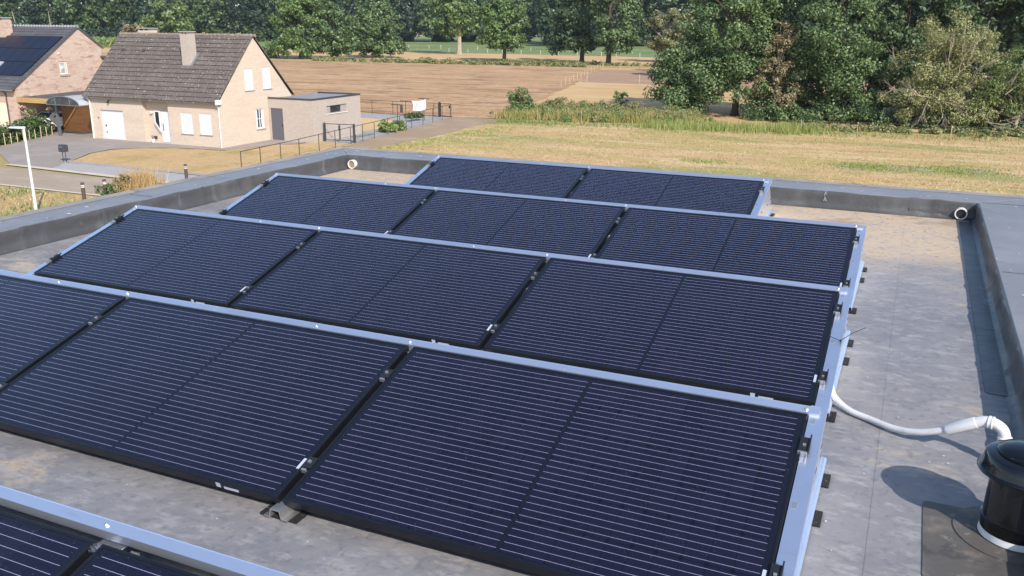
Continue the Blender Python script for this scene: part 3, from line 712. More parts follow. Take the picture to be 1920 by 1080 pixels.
# entrance
dy = HY0 + .39
d_ = MB().box(-50.40, -49.46, dy, dy + .05, .03, 2.26).build('front_door', MT['white_paint'], h1)
MB().box(-50.24, -50.20, dy - .06, dy - .03, .85, 1.35).box(-50.24, -50.20, dy - .03, dy, .87, .9).box(-50.24, -50.20, dy - .03, dy, 1.3, 1.33).build('handle', MT['iron'], d_)
s_ = MB(); fy = HY0 + .30
poly = [(-50.95, 2.26), (-50.95, 1.36), (-50.42, .72), (-50.42, 2.26)]
pin = [(-50.87, 2.18), (-50.87, 1.40), (-50.50, .96), (-50.50, 2.18)]
for i in range(4):
    a, c, d, e = poly[i], poly[(i + 1) % 4], pin[(i + 1) % 4], pin[i]
    s_.prism([(p[0], fy, p[1]) for p in (a, c, d, e)], (0, .045, 0))
sl = s_.build('side_window', MT['white_trim'], h1)
MB().prism([(p[0], fy + .02, p[1]) for p in pin], (0, .006, 0)).build('pane', MT['glass'], sl)
MB().prism([(-51.0, HY0 + .26, 1.33), (-51.0, HY0 + .26, 1.25), (-50.42, HY0 + .26, .56), (-50.42, HY0 + .26, .65)], (0, .085, 0)).build('sill', MT['stone'], sl)
MB().box(-50.5, -49.3, HY0 + .2, HY0 + .4, -.03, .03).build('door_step', MT['stone'], h1)
# shuttered windows
def shutter_window(o, u, n, w, hgt, parent):
    o, u, n = Vector(o), Vector(u), Vector(n); P = lambda a, d, z: o + u * a - n * d + Vector((0, 0, z))
    def bb(mb, a0, a1, d0, d1, z0, z1): mb.hexa([P(a0, d0, z0), P(a1, d0, z0), P(a1, d1, z0), P(a0, d1, z0)], [P(a0, d0, z1), P(a1, d0, z1), P(a1, d1, z1), P(a0, d1, z1)])
    f = MB(); bb(f, 0, .05, .03, .06, 0, hgt); bb(f, w - .05, w, .03, .06, 0, hgt); bb(f, .05, w - .05, .03, .06, hgt - .05, hgt); bb(f, .05, w - .05, .02, .06, 0, .09)
    wdw = f.build('window', MT['white_trim'], parent)
    s = MB(); k = int((hgt - .15) / .052)
    for i in range(k): bb(s, .05, w - .05, .035, .05, .1 + i * .052, .1 + i * .052 + .038)
    bb(s, .05, w - .05, .045, .058, .09, hgt - .05)
    s.build('roller_shutter', MT['white_paint'], wdw)
    q = MB(); bb(q, -.06, w + .06, -.06, .04, -.05, -.002); q.build('sill', MT['stone'], wdw)
    return wdw
shutter_window((-48.12, HY0, .80), (1, 0, 0), (0, -1, 0), 1.07, 1.48, h1)
shutter_window((-46.40, HY0, .82), (1, 0, 0), (0, -1, 0), 1.07, 1.48, h1)
shutter_window((HX1, 48.84, 3.75), (0, 1, 0), (1, 0, 0), .9, 1.53, h1)
shutter_window((HX1, 50.80, 3.75), (0, 1, 0), (1, 0, 0), .9, 1.56, h1)
# kitchen window in the gable
f = MB(); X = HX1 - .06
y0, y1, z0, z1 = 49.78, 50.66, .92, 2.38
for q in ((y0, y0 + .07, z0, z1), (y1 - .07, y1, z0, z1), (y0 + .07, y1 - .07, z0, z0 + .09), (y0 + .07, y1 - .07, z1 - .07, z1), (y0 + .41, y0 + .47, z0 + .09, z1 - .07), (y0 + .07, y0 + .41, 1.62, 1.66), (y0 + .47, y1 - .07, 1.62, 1.66)):
    f.box(X - .03, X + .01, *q)
kw = f.build('window', MT['white_trim'], h1)
MB().box(X - .028, X - .02, y0 + .05, y1 - .05, z0 + .05, z1 - .05).build('pane', MT['glass'], kw)
MB().box(X - .0195, X - .015, y0 + .09, y0 + .22, z0 + .1, z1 - .1).box(X - .0195, X - .015, y1 - .24, y1 - .1, z0 + .1, z1 - .1).build('curtain', MT['cloth'], kw)
MB().box(HX1 - .04, HX1 + .06, y0 - .06, y1 + .06, z0 - .07, z0 - .01).build('sill', MT['stone'], kw)
# gutter, down pipes, small wall fittings
MB().box(-57.2, -44.35, 45.76, 45.79, 3.0, 3.09).build('fascia', MT['tiles'], h1)
MB().tube([(-44.62, 45.82, 3.03), (-44.55, 46.0, 2.82), (-44.53, 46.04, 2.7), (-44.53, 46.04, -.03)], .045, 10).build('downpipe', MT['white_trim'], h1)
MB().tube([(-56.9, 45.82, 3.03), (-56.88, 46.0, 2.82), (-56.88, 46.03, 2.7), (-56.88, 46.03, -.03)], .06, 10).build('downpipe', MT['white_trim'], h1)
MB().box(-44.5, -44.3, 45.72, 46.15, 2.98, 3.3).build('eave_box', MT['white_paint'], h1)
MB().tube([(-54.95, 46.1, 2.86), (-54.95, 46.0, 2.86)], .04, 8).tube([(-54.95, 46.0, 2.8), (-54.9, 45.9, 2.72)], [.05, .075], 10).build('wall_lamp', MT['iron'], h1)
MB().lathe([(.05, 0), (.11, .05), (.12, .12), (.05, .2)], (-51.15, 46.36, 2.02), 12).build('porch_lamp', MT['white_trim'], h1)
MB().box(-56.25, -56.17, 46.06, 46.1, 1.5, 1.58).build('key_switch', MT['iron'], h1)
MB().box(-51.15, -50.9, 46.38, 46.45, .22, .42).build('wall_grate', MT['iron'], h1)
lp = thing('plant_pot', 'small pale pot with twigs beside the front door', 'pot', (-51.0, 46.1, 0))
MB().lathe([(.10, 0), (.15, .24), (.13, .24), (.11, .2)], (-51.0, 46.1, 0), 14).build('pot', MT['white_trim'], lp)
q = MB()
for k in range(9): q.tube([(-51.0, 46.1, .2), (-51.0 + RNG.normal() * .06, 46.1 + RNG.normal() * .05, .5)], .008, 4)
q.build('twigs', MT['bark'], lp)

# annex
an = thing('annex_building', 'low flat roofed sandy brick annex with a slate grey door', 'annex', (-42.4, 54, 0))
b = MB(); AX0, AX1, AY0, AY1, AH = -44.43, -40.45, 51.2, 57.4, 3.08
wall(b, (AX0, AY0, -.05), (1, 0, 0), (0, 0, 1), (0, -1, 0), AX1 - AX0, AH, [(.16, 1.28, .05, 2.40, .08)])
wall(b, (AX1, AY0, -.05), (0, 1, 0), (0, 0, 1), (1, 0, 0), AY1 - AY0, AH, [(1.76, 4.32, 1.98, 2.56, .14)])
b.quad((AX1, AY1, -.05), (AX0, AY1, -.05), (AX0, AY1, AH - .05), (AX1, AY1, AH - .05))
b.build('wall', MT['brick_grey'], an)
ro = MB(); ro.quad((AX0, AY0, AH - .045), (AX1, AY0, AH - .045), (AX1, AY1, AH - .045), (AX0, AY1, AH - .045)); ro = ro.build('roof', layered('pale roof felt', (.21, .21, .215), [((.27, .265, .26), .9, .45, .7, .8), ((.14, .14, .145), 1.6, .55, .75, .7)], .8), an)
tr = MB(); tr.box(AX0 + .02, AX1 + .03, AY0 - .03, AY0 + .1, AH - .05, AH + .07); tr.box(AX1 - .1, AX1 + .03, AY0 + .1, AY1 - .1, AH - .05, AH + .07); tr.box(AX0 + .02, AX1 + .03, AY1 - .1, AY1 + .03, AH - .05, AH + .07)
tr.build('edge_trim', MT['anthracite'], ro)
dd = MB().box(AX0 + .17, AX0 + 1.27, AY0 + .05, AY0 + .1, 0, 2.34).build('door', MT['door_grey'], an)
MB().box(AX0 + 1.15, AX0 + 1.19, AY0 + .0, AY0 + .05, 1.02, 1.2).build('handle', MT['iron'], dd)
X = AX1 - .13; w = MB()
for q in ((52.97, 53.52, 1.94, 2.50), (54.85, 55.50, 1.94, 2.50)): w.box(X, X + .03, *q)
for q in ((53.52, 54.85, 2.46, 2.50), (53.52, 54.85, 1.94, 1.98)): w.box(X, X + .03, *q)
ww = w.build('window', MT['stone'], an)
MB().box(X + .002, X + .012, 53.52, 54.85, 1.98, 2.46).build('pane', MT['glass'], ww)
MB().box(AX1 - .1, AX1 + .06, 52.9, 55.58, 1.88, 1.925).build('sill', MT['white_trim'], ww)

# neighbour house with roof panels
h2 = thing('brick_house', 'salmon brick house with dark tiled roof half covered by solar panels', 'house', (-70, 50, 0))
GX = -64.7
b = MB()
gab = [(45.95, -.05), (48.9, -.05), (48.9, 5.5), (48.9, 3.48 + (48.9 - 45.83) * .685), (45.95, 3.56)]
zs = lambda y: 3.48 + (y - 45.83) * .685
zb = lambda y: 7.98 - (y - 52.4) * .72
wall(b, (GX, 49.6, -.05), (0, 1, 0), (0, 0, 1), (1, 0, 0), 2.2, 5.9, [(.62, 1.44, 4.26, 5.33, .1)])
b.quad((GX, 45.95, -.05), (GX, 49.6, -.05), (GX, 49.6, zs(49.6) - .08), (GX, 45.95, zs(45.95) - .08))
b.quad((GX, 51.8, -.05), (GX, 54.55, -.05), (GX, 54.55, zb(54.55) - .08), (GX, 52.4, 7.9), (GX, 51.8, zs(51.8) - .08))
b.quad((GX, 49.6, 5.85), (GX, 51.8, 5.85), (GX, 51.8, zs(51.8) - .08), (GX, 49.6, zs(49.6) - .08))
wall(b, (-84, 45.95, -.05), (1, 0, 0), (0, 0, 1), (0, -1, 0), 84 + GX, 3.5, [(16.6, 18.0, .3, 2.35, .1)])
b.quad((GX, 54.55, -.05), (-84, 54.55, -.05), (-84, 54.55, 6.4), (GX, 54.55, 6.4))
b.quad((-84, 45.95, -.05), (-84, 45.95, 3.5), (-84, 52.4, 7.9), (-84, 54.55, 6.3), (-84, 54.55, -.05))
b.build('wall', MT['brick_pink'], h2)
r_ = MB(); S2 = (0, 52.4 - 45.6, 7.98 - 3.32)
tile_slope(r_, (-84.2, 45.6, 3.32), (1, 0, 0), 19.56, S2, 22, .30)
tile_slope(r_, (-84.2, 54.75, 6.28), (1, 0, 0), 19.56, (0, 52.4 - 54.75, 1.70), 8, .30)
r2 = r_.build('roof', MT['tiles_dark'], h2)
v = MB(); v.prism([(GX + .02, 45.6, 3.22), (GX + .02, 52.4, 7.88), (GX + .02, 52.4, 8.08), (GX + .02, 45.6, 3.42)], (.07, 0, 0)); v.build('verge_board', MT['tiles_dark'], r2); v = MB()
v.prism([(GX + .02, 54.75, 6.18), (GX + .02, 52.4, 7.88), (GX + .02, 52.4, 8.08), (GX + .02, 54.75, 6.38)], (.07, 0, 0)); v.build('verge_board', MT['tiles_dark'], r2)
v = MB()
for i in range(58):
    x = -84.2 + i * .338; v.tube([(x, 52.4, 8.02), (x + .3, 52.4, 8.04), (x + .34, 52.4, 8.05)], [.09, .10, .125], 8)
v.build('ridge_tiles', MT['alu_dull'], r2)
MB().tube([(-84, 45.55, 3.28), (-64.6, 45.55, 3.26)], .07, 8).build('gutter', MT['zinc'], h2)
MB().tube([(-65.85, 45.6, 3.25), (-65.8, 45.88, 3.0), (-65.8, 45.88, 0)], .05, 8).build('downpipe', MT['bollard'], h2)
c = MB(); c.box(-73.4, -71.55, 50.9, 51.7, 5.5, 8.5); ch = c.build('chimney', MT['brick_pink'], h2)
c = MB(); c.box(-73.45, -71.5, 50.85, 51.75, 8.66, 8.74)
for x in (-73.35, -72.8, -72.25, -71.8): c.box(x, x + .2, 50.95, 51.65, 8.5, 8.66)
c.build('cap', MT['stone'], ch)
X = GX - .09; f = MB()
for q in ((50.25, 50.33, 4.24, 5.25), (50.93, 51.01, 4.24, 5.25), (50.33, 50.93, 4.24, 4.36), (50.33, 50.93, 5.17, 5.25)): f.box(X, X + .04, *q)
f.box(X, X + .05, 50.78, 50.84, 4.36, 5.17)
gw = f.build('window', MT['cream'], h2)
MB().box(X + .004, X + .012, 50.3, 50.95, 4.3, 5.2).build('pane', MT['curtain_glass'], gw)
MB().box(GX - .05, GX + .07, 50.15, 51.1, 4.12, 4.2).build('sill', MT['stone'], gw)
MB().box(-67.38, -66.02, 46.0, 46.04, .26, 2.3).build('window', MT['cream'], h2)
MB().box(GX, GX + .04, 50.2, 50.36, 5.9, 6.0).build('wall_grate', MT['white_trim'], h2)
MB().box(GX, GX + .03, 46.6, 46.95, 1.5, 1.8).box(GX, GX + .03, 47.2, 47.4, 2.6, 2.9).build('wall_grate', MT['brick_pale'], h2)
b = MB(); b.hexa([(-70, 54.6, -.05), (-64.0, 54.6, -.05), (-64.0, 58, -.05), (-70, 58, -.05)], [(-70, 54.6, 5.35), (-64.0, 54.6, 5.35), (-64.0, 58, 3.1), (-70, 58, 3.1)])
b.build('back_wing', MT['brick_pink'], h2)
b = MB(); b.prism([(-70.1, 54.4, 5.48), (-70.1, 58.2, 2.97), (-70.1, 58.2, 3.13), (-70.1, 54.4, 5.64)], (6.3, 0, 0)); b.build('back_roof', MT['tiles_dark'], h2)

# panels on the neighbour's roof (top row portrait, three rows)
s2 = Vector(S2).normalized(); n2 = Vector((1, 0, 0)).cross(s2)
e2 = Vector((0, 45.6, 3.32))
def roof_panel(xr, t0, label):
    o = thing('roof_solar_panel', label, 'solar panel', (xr, 0, 0), "solar panels on the neighbour's roof")
    P = lambda x, t, h: Vector((xr + x, 0, 0)) + e2 + s2 * t + n2 * h
    def bx(mb, x0, x1, a, c, h0, h1): mb.hexa([P(x0, a, h0), P(x1, a, h0), P(x1, c, h0), P(x0, c, h0)], [P(x0, a, h1), P(x1, a, h1), P(x1, c, h1), P(x0, c, h1)])
    m = MB(); bx(m, -1.14, 0, t0, t0 + 1.70, .08, .125); m.build('frame', MT['black_frame'], o)
    m = MB(); bx(m, -1.115, -.025, t0 + .025, t0 + 1.675, .1255, .128); m.build('glass', glass2, o)
    return o
glass2 = layered('blue black roof panel', (.008, .009, .020), [((.012, .014, .03), 1.5, .45, .7, .8)], .3, 0, .25)
ords = ['first', 'second', 'third', 'fourth', 'fifth', 'sixth', 'seventh']
for r, (t0, nm) in enumerate(((1.62, 'bottom'), (3.36, 'middle'), (5.10, 'top'))):
    for k in range((4, 6, 7)[r]):
        if r == 0 and k == 3: continue
        roof_panel(-64.98 - k * 1.16, t0, 'dark roof panel, %s from the gable in the %s row on the salmon brick house' % (ords[k], nm))
q = MB(); P = lambda x, t, h: Vector((x, 0, 0)) + e2 + s2 * t + n2 * h
q.hexa([P(-69.7, 2.5, .05), P(-68.6, 2.5, .05), P(-68.6, 3.28, .05), P(-69.7, 3.28, .05)], [P(-69.7, 2.5, .13), P(-68.6, 2.5, .13), P(-68.6, 3.28, .13), P(-69.7, 3.28, .13)])
q.build('roof_window', MT['curtain_glass'], h2)

# carport between the houses
cp = thing('carport', 'open carport with honey wooden fascia and smoked arched canopy between the two houses', 'carport', (-61, 48, 0))
MB().box(-64.65, -60.45, 45.92, 46.0, 2.36, 2.74).build('fascia_board', MT['wood_pale'], cp)
MB().hexa([(-64.65, 46.0, 2.6), (-60.5, 46.0, 2.6), (-60.5, 53.5, 2.75), (-64.65, 53.5, 2.75)], [(-64.65, 46.0, 2.72), (-60.5, 46.0, 2.72), (-60.5, 53.5, 2.87), (-64.65, 53.5, 2.87)]).build('roof_deck', MT['tiles_dark'], cp)
for x, y in ((-60.35, 45.9), (-60.5, 53.3)):
    MB().box(x - .09, x + .09, y - .09, y + .09, -.03, 2.42).build('post', MT['steel_grey'], cp)
arc = MB(); ar2 = MB(); N = 14; xa, xb = -60.45, -57.02; zc0 = 2.42
def arch(t): 
    a = math.pi * t; return (xa + (xb - xa) * (1 - math.cos(a)) / 2, zc0 + .62 * math.sin(a))
for i in range(N):
    (x0, z0), (x1, z1) = arch(i / N), arch((i + 1) / N)
    arc.hexa([(x0, 45.2, z0), (x1, 45.2, z1), (x1, 47.6, z1), (x0, 47.6, z0)], [(x0, 45.2, z0 + .02), (x1, 45.2, z1 + .02), (x1, 47.6, z1 + .02), (x0, 47.6, z0 + .02)])
cs = arc.build('canopy_sheet', layered('milky canopy sheet', (.62, .66, .68), [((.5, .53, .55), 1, .45, .7, .7)], .25, 0, .6), cp)
cs.data.materials[0].node_tree.nodes['Principled BSDF'].inputs['Alpha'].default_value = .45
fr = MB()
for y in (45.17, 47.63): fr.tube([(arch(i / N)[0], y, arch(i / N)[1] + .01) for i in range(N + 1)], .045, 6)
fr.tube([(xa, 45.17, zc0), (xb, 45.17, zc0)], .04, 6); fr.tube([(xa, 45.17, zc0), (xa, 47.63, zc0)], .045, 6); fr.tube([(xb, 45.17, zc0), (xb, 47.63, zc0)], .045, 6)
for i in (5, 9): fr.tube([(arch(i / N)[0], 45.17, arch(i / N)[1]), (arch(i / N)[0], 45.17, zc0)], .022, 6)
fr.build('canopy_frame', MT['steel_grey'], cp)
ed = MB(); ed.quad(*[(arch(i / N)[0], 45.19, arch(i / N)[1]) for i in range(N + 1)]); ed.build('canopy_end', MT['smoke_glass'], cp)
w = MB()
for i in range(13): w.box(-62.8, -57.0, 48.3, 48.34, .02 + i * .19, .02 + i * .19 + .183)
w.box(-58.3, -58.18, 48.2, 48.3, 0, 2.5)
w.build('board_wall', MT['wood'], cp)

# car under the carport
car = thing('parked_car', 'white car parked under the carport behind the hedge', 'car', (-63.700, 48.4, 0))
prof = [(46.7, .35), (46.62, .72), (46.75, 1.02), (47.15, 1.1), (47.7, 1.48), (48.2, 1.55), (49.6, 1.5), (50.3, 1.05), (50.75, .9), (50.8, .4)]
MB().prism([(-64.550, y, z) for y, z in prof], (1.7, 0, 0)).build('body', MT['car_white'], car, bevel=.08)
MB().hexa([(-64.400, 47.10, 1.12), (-63.000, 47.10, 1.12), (-63.000, 47.15, 1.1), (-64.400, 47.15, 1.1)], [(-64.300, 47.62, 1.45), (-63.100, 47.62, 1.45), (-63.100, 47.7, 1.44), (-64.300, 47.7, 1.44)]).build('windscreen', MT['glass'], car)
MB().prism([(-62.848, 47.5, 1.1), (-62.848, 47.85, 1.42), (-62.848, 49.5, 1.4), (-62.848, 50.0, 1.1)], (.006, 0, 0)).build('side_window', MT['glass'], car)
for sx in (-64.500, -63.050):
    MB().box(sx, sx + .25, 46.60, 46.66, .72, .9).build('headlight', MT['curtain_glass'], car)
    for y in (47.3, 50.05):
        wh = MB().tube([(sx + .02, y, .32), (sx + .22, y, .32)], .32, 18).build('wheel', MT['tyre'], car)
        MB().tube([(sx - .0 if sx < -63.6 else sx + .225, y, .32), (sx + .015 if sx < -63.6 else sx + .24, y, .32)], .2, 14).build('rim', MT['alu_dull'], wh)

# ------------------------------------------------------------------ foliage helpers
def leaf_quads(P, N, size, rng, aspect=.62):
    n = len(P)
    T = rng.normal(size=(n, 3)); T -= N * (T * N).sum(1, keepdims=True); T /= np.linalg.norm(T, axis=1, keepdims=True) + 1e-9
    B = np.cross(N, T); L = size * rng.uniform(.6, 1.4, (n, 1)); W = L * aspect
    V = np.stack([P - T * L / 2, P + B * W / 2 + T * L * .08, P + T * L / 2, P - B * W / 2 + T * L * .08], 1).reshape(-1, 3)
    return V, np.arange(4 * n).reshape(-1, 4)

def crown_points(blobs, nclump, cr, nleaf, rng, flat=.75, shell=.5):
    """leaf positions and normals: clumps spread through ellipsoids, leaves through clumps"""
    bl = np.array(blobs, float); wts = (bl[:, 3] * bl[:, 4] * bl[:, 5]) ** (2 / 3); wts /= wts.sum()
    ids = rng.choice(len(bl), nclump, p=wts)
    d = rng.normal(size=(nclump, 3)); d /= np.linalg.norm(d, axis=1, keepdims=True)
    r = shell + (1.04 - shell) * rng.random((nclump, 1)) ** .6
    Cc = bl[ids, :3] + d * r * bl[ids, 3:6]
    R = cr * rng.uniform(.55, 1.35, nclump)
    k = rng.choice(nclump, nleaf, p=R ** 2 / (R ** 2).sum())
    d2 = rng.normal(size=(nleaf, 3)); d2 /= np.linalg.norm(d2, axis=1, keepdims=True)
    rr = R[k][:, None] * rng.random((nleaf, 1)) ** .42
    off = d2 * rr; off[:, 2] *= flat
    P = Cc[k] + off
    N = d2 * .7 + d[k] * .35 + rng.normal(size=(nleaf, 3)) * .55 + np.array([0, 0, .45])
    N /= np.linalg.norm(N, axis=1, keepdims=True)
    return P, N, Cc

def limbs(mb, H, r, clumps, rng, nl=14, seg=7, z0=.3, lean=(0, 0)):
    top = Vector((lean[0], lean[1], H))
    tp = [Vector((lean[0] * s + .12 * math.sin(s * 5), lean[1] * s, H * s)) for s in (0, .06, .25, .5, .75, 1)]
    mb.tube(tp, [r * 1.45, r * 1.08, r * .9, r * .65, r * .42, r * .15], seg)
    for i in rng.choice(len(clumps), min(nl, len(clumps)), replace=False):
        c = Vector(clumps[i]); s = float(np.clip((c.z / H) * .75, z0, .85)); s = max(z0, s - .1)
        a = Vector((lean[0] * s, lean[1] * s, H * s)); m = a.lerp(c, .5) + Vector(rng.normal(size=3) * .25) + Vector((0, 0, .08 * (c - a).length))
        mb.tube([a, a.lerp(m, .55), m, c], [r * .45, r * .36, r * .26, r * .08], 5)

LEAF = {
 'oak': leafmat('deep green leaves', (.034, .066, .020), (.088, .148, .048), (.22, .28, .12)),
 'dark': leafmat('dark green leaves', (.028, .052, .019), (.060, .100, .038), (.135, .18, .078)),
 'mid': leafmat('mid green leaves', (.048, .088, .022), (.108, .178, .048), (.22, .29, .10)),
 'light': leafmat('light green leaves', (.07, .105, .026), (.13, .185, .05), (.23, .285, .105)),
 'wood_green': leafmat('green wood leaves', (.036, .066, .023), (.075, .12, .042), (.145, .195, .075)),
 'wood_dark': leafmat('dark wood leaves', (.024, .048, .020), (.050, .086, .036), (.10, .142, .060)),
 'wood_blue': leafmat('bluish dark wood leaves', (.018, .037, .022), (.036, .064, .036), (.072, .105, .060)),
 'olive': leafmat('dusty olive leaves', (.105, .12, .045), (.18, .195, .08), (.30, .295, .15)),
 'willow': leafmat('pale willow leaves', (.10, .12, .04), (.245, .26, .10), (.46, .43, .21)),
 'dry': leafmat('withered yellow brown leaves', (.14, .11, .055), (.26, .215, .11), (.40, .33, .19)),
 'bush': leafmat('glossy hedge leaves', (.03, .06, .016), (.065, .115, .03), (.14, .20, .07)),
 'weed': leafmat('fresh weed leaves', (.085, .135, .03), (.155, .215, .055), (.25, .30, .10)),
 'bramble': leafmat('rusty bramble leaves', (.11, .14, .042), (.21, .24, .08), (.33, .28, .14)),
 'straw': leafmat('dry grass blades', (.39, .255, .10), (.48, .33, .15), (.57, .42, .22)),
 'reed': leafmat('yellow green stems', (.19, .23, .05), (.30, .34, .09), (.42, .42, .17), .35),
}

def tree(name, label, cat, loc, blobs, leaf, n, size, clumps, cr, trunk_h, trunk_r, seed, bark='bark', group=None, nl=14, lean=(0, 0), aspect=.62, z0=.3, shell=.5):
    rng = np.random.default_rng(seed)
    t = thing(name, label, cat, loc, group)
    P, N, Cc = crown_points(blobs, clumps, cr, n, rng, shell=shell)
    P[:, 2] = np.maximum(P[:, 2], .15)
    V, F = leaf_quads(P, N, size, rng, aspect)
    finish('crown', np_mesh('crown', V, F), LEAF[leaf], t)
    mb = MB(); limbs(mb, trunk_h, trunk_r, Cc, rng, nl, z0=z0, lean=lean); mb.build('trunk', MT[bark], t, True, smooth=True)
    return t

# near trees on the right
tree('oak_tree', 'broad dark green oak with low spreading left side and short bare trunk', 'tree', (-16.57, 86.5, 0),
     [(-.9, 0, 8.2, 4.3, 4.6, 5.2), (-3.9, -1.2, 4.6, 3.7, 3.2, 2.5), (-5.0, -1.8, 2.3, 2.7, 2.4, 2.0), (-5.5, -1.6, 3.6, 2.6, 2.4, 2.3), (-4.6, -2.4, 1.6, 2.6, 1.8, 1.5), (-2.6, -2.6, 2.9, 2.6, 1.6, 1.4), (-.2, -3.4, 3.6, 3.2, 1.7, 2.0), (1.8, .3, 6.5, 2.4, 3.2, 3.4), (2.0, -1.6, 3.4, 2.0, 2.0, 1.8), (.6, 1, 12, 3.4, 3.4, 3)],
     'oak', 60000, .25, 290, 1.0, 11.5, .30, 11, nl=24, z0=.25, shell=.62)
tree('tall_tree', 'tall dense dark green tree with leaves down to the ground right of the oak', 'tree', (-7.6, 86.0, 0),
     [(-.4, 0, 8.5, 3.9, 3.8, 6), (-1.2, -.4, 4.2, 3.6, 3.2, 3.0), (1.6, -.2, 4.0, 3.2, 3, 2.8), (0, 0, 13.2, 3, 3, 3), (-1.8, -1, 1.9, 3.0, 2, 1.5), (1.5, -1.4, 1.8, 2.6, 1.8, 1.4), (0, -3.2, 6.5, 2.6, 1.4, 3), (-3.4, .5, 3.6, 1.9, 2, 2.8), (-3.6, 1.5, 1.6, 2.2, 1.6, 1.5)],
     'oak', 42000, .25, 220, 1.0, 12, .28, 12, nl=20, shell=.62)
tree('dry_tree', 'slim half withered yellow brown tree squeezed between oak and tall dark tree', 'tree', (-12.5, 84.4, 0),
     [(.1, 0, 5.6, 1.4, 1.2, 3.0), (-.6, -.2, 3.4, 1.5, 1.1, 2.0), (.8, -.2, 2.4, 1.2, 1.0, 1.4), (.3, 0, 8.0, .9, .8, 1.3)], 'dry', 12000, .18, 95, .55, 8.6, .10, 13, 'bark_pale', nl=26, z0=.15)
W1 = tree('willow_tree', 'pale olive willow with dead twigs showing, before dark trees on the right', 'tree', (1.8, 82.9, 0),
     [(.3, 0, 7.6, 3.0, 2.6, 1.9), (-1.6, -.3, 5.0, 3.2, 2.4, 2.0), (2.2, -.3, 4.8, 2.8, 2.4, 2.2), (-3.0, -.4, 3.0, 2.2, 1.8, 1.3), (3.2, -.6, 2.2, 2.4, 1.8, 1.0), (.2, -.8, 3.0, 2.8, 1.8, 1.4), (-2.2, -1.2, 1.9, 2.2, 1.4, 1.1), (1.0, -1.6, 1.7, 2.4, 1.2, .9)],
     'willow', 44000, .22, 200, .8, 8.2, .26, 14, 'bark_pale', nl=40, aspect=.30, z0=.12)
W2 = tree('young_willow', 'greener leaning willow with bare dead branches at the right edge', 'tree', (7.2, 82.4, 0),
     [(0, 0, 4.6, 2.6, 2.4, 2.4), (-1.2, -.3, 2.8, 2.4, 2, 1.5), (1.5, 0, 3.6, 2.5, 2.2, 2.2), (2.5, .2, 6.6, 2.2, 2.2, 2.0)], 'light', 18000, .24, 110, .8, 6, .2, 15, 'bark_pale', nl=16, aspect=.34, z0=.15)
for i, (x, y, s, lab) in enumerate(((-2.2, 95, 1.0, 'black green tree in the gap behind tall dark tree and willow'), (4.2, 99, 1.05, 'dark green tree standing directly behind the willow top'), (11.5, 96, 1.0, 'dark green tree behind the dead branches at the right edge'))):
    tree('background_tree', lab, 'tree', (x, y, 0), [(0, 0, 9 * s, 4.6, 4, 6), (-1, -1, 4.5, 4.2, 3.4, 3.6), (.6, 0, 13.5 * s, 3.2, 3, 3)], 'dark', 18000, .38, 140, 1.15, 13, .3, 20 + i)
# dead branches reaching out of the two willows
rng = np.random.default_rng(5)
def fork(mb, p, d, L, r, dep):
    q = p + d * L; m = p.lerp(q, .5) + Vector(rng.normal(size=3)) * L * .05
    mb.tube([p, m, q], [r, r * .8, r * .6], 5)
    if dep:
        for _ in range(3 if dep > 1 else 4):
            fork(mb, p.lerp(q, rng.uniform(.45, 1)), (d + Vector(rng.normal(size=3)) * .33).normalized(), L * rng.uniform(.5, .8), r * .55, dep - 1)
for par, p, d, L, r, dep in ((W2, (5.6, 80.6, 3.4), (.55, -.1, .75), 2.7, .085, 3), (W2, (6.0, 80.5, 3.2), (.75, -.1, .6), 2.5, .07, 3), (W2, (4.9, 80.2, 1.0), (.9, -.15, .12), 2.4, .055, 2), (W2, (4.4, 80.2, 1.6), (.5, -.25, -.4), 1.3, .04, 3),
        (W1, (2.0, 80.4, 4.2), (.6, -.1, .7), 1.9, .06, 3), (W1, (2.4, 80.4, 4.6), (.15, -.1, .9), 1.8, .05, 3), (W1, (.6, 80.2, 2.8), (-.55, -.2, .1), 1.6, .05, 3), (W1, (.9, 80.2, 2.6), (.75, -.2, -.15), 1.6, .05, 3), (W1, (.4, 80.2, 2.4), (-.2, -.3, -.6), 1.2, .04, 3), (W1, (-2.3, 80.4, 5.2), (-.3, -.2, .8), 1.2, .03, 2), (W1, (1.7, 80.3, 5.0), (-.1, -.1, .9), 1.7, .05, 3), (W1, (3.0, 80.3, 3.6), (.4, -.2, .8), 1.7, .05, 3), (W1, (-1.2, 80.2, 3.0), (-.8, -.3, .3), 1.3, .04, 3), (W1, (1.4, 80.1, 2.2), (.2, -.3, -.7), 1.1, .04, 3), (W2, (6.3, 80.3, 4.0), (.5, -.1, .8), 2.4, .07, 3)):
    mb = MB(); fork(mb, Vector(p), Vector(d).normalized(), L, r * .6, dep); mb.build('dead_branch', MT['bark_pale'], par)
# undergrowth below the right trees: counted as one mass
P, N, _ = crown_points([(x, 82.5 + RNG.uniform(-1, 2.6), .5, 1.8, 1.4, RNG.uniform(.7, 1.7)) for x in np.arange(-14.5, 14, .8)] + [(x, 86.5 + RNG.uniform(-1, 2), .9, 1.6, 1.4, RNG.uniform(1.2, 2.2)) for x in np.arange(-14.6, 13, 1.0)], 380, .6, 36000, RNG, shell=.3)
P[:, 2] = np.abs(P[:, 2]) + .03
V, F = leaf_quads(P, N, .24, RNG); o = finish('undergrowth', np_mesh('undergrowth', V, F), LEAF['oak']); struct(o, 'stuff'); tag(o, 'dark tangled undergrowth in the shade below the right hand trees', 'undergrowth')
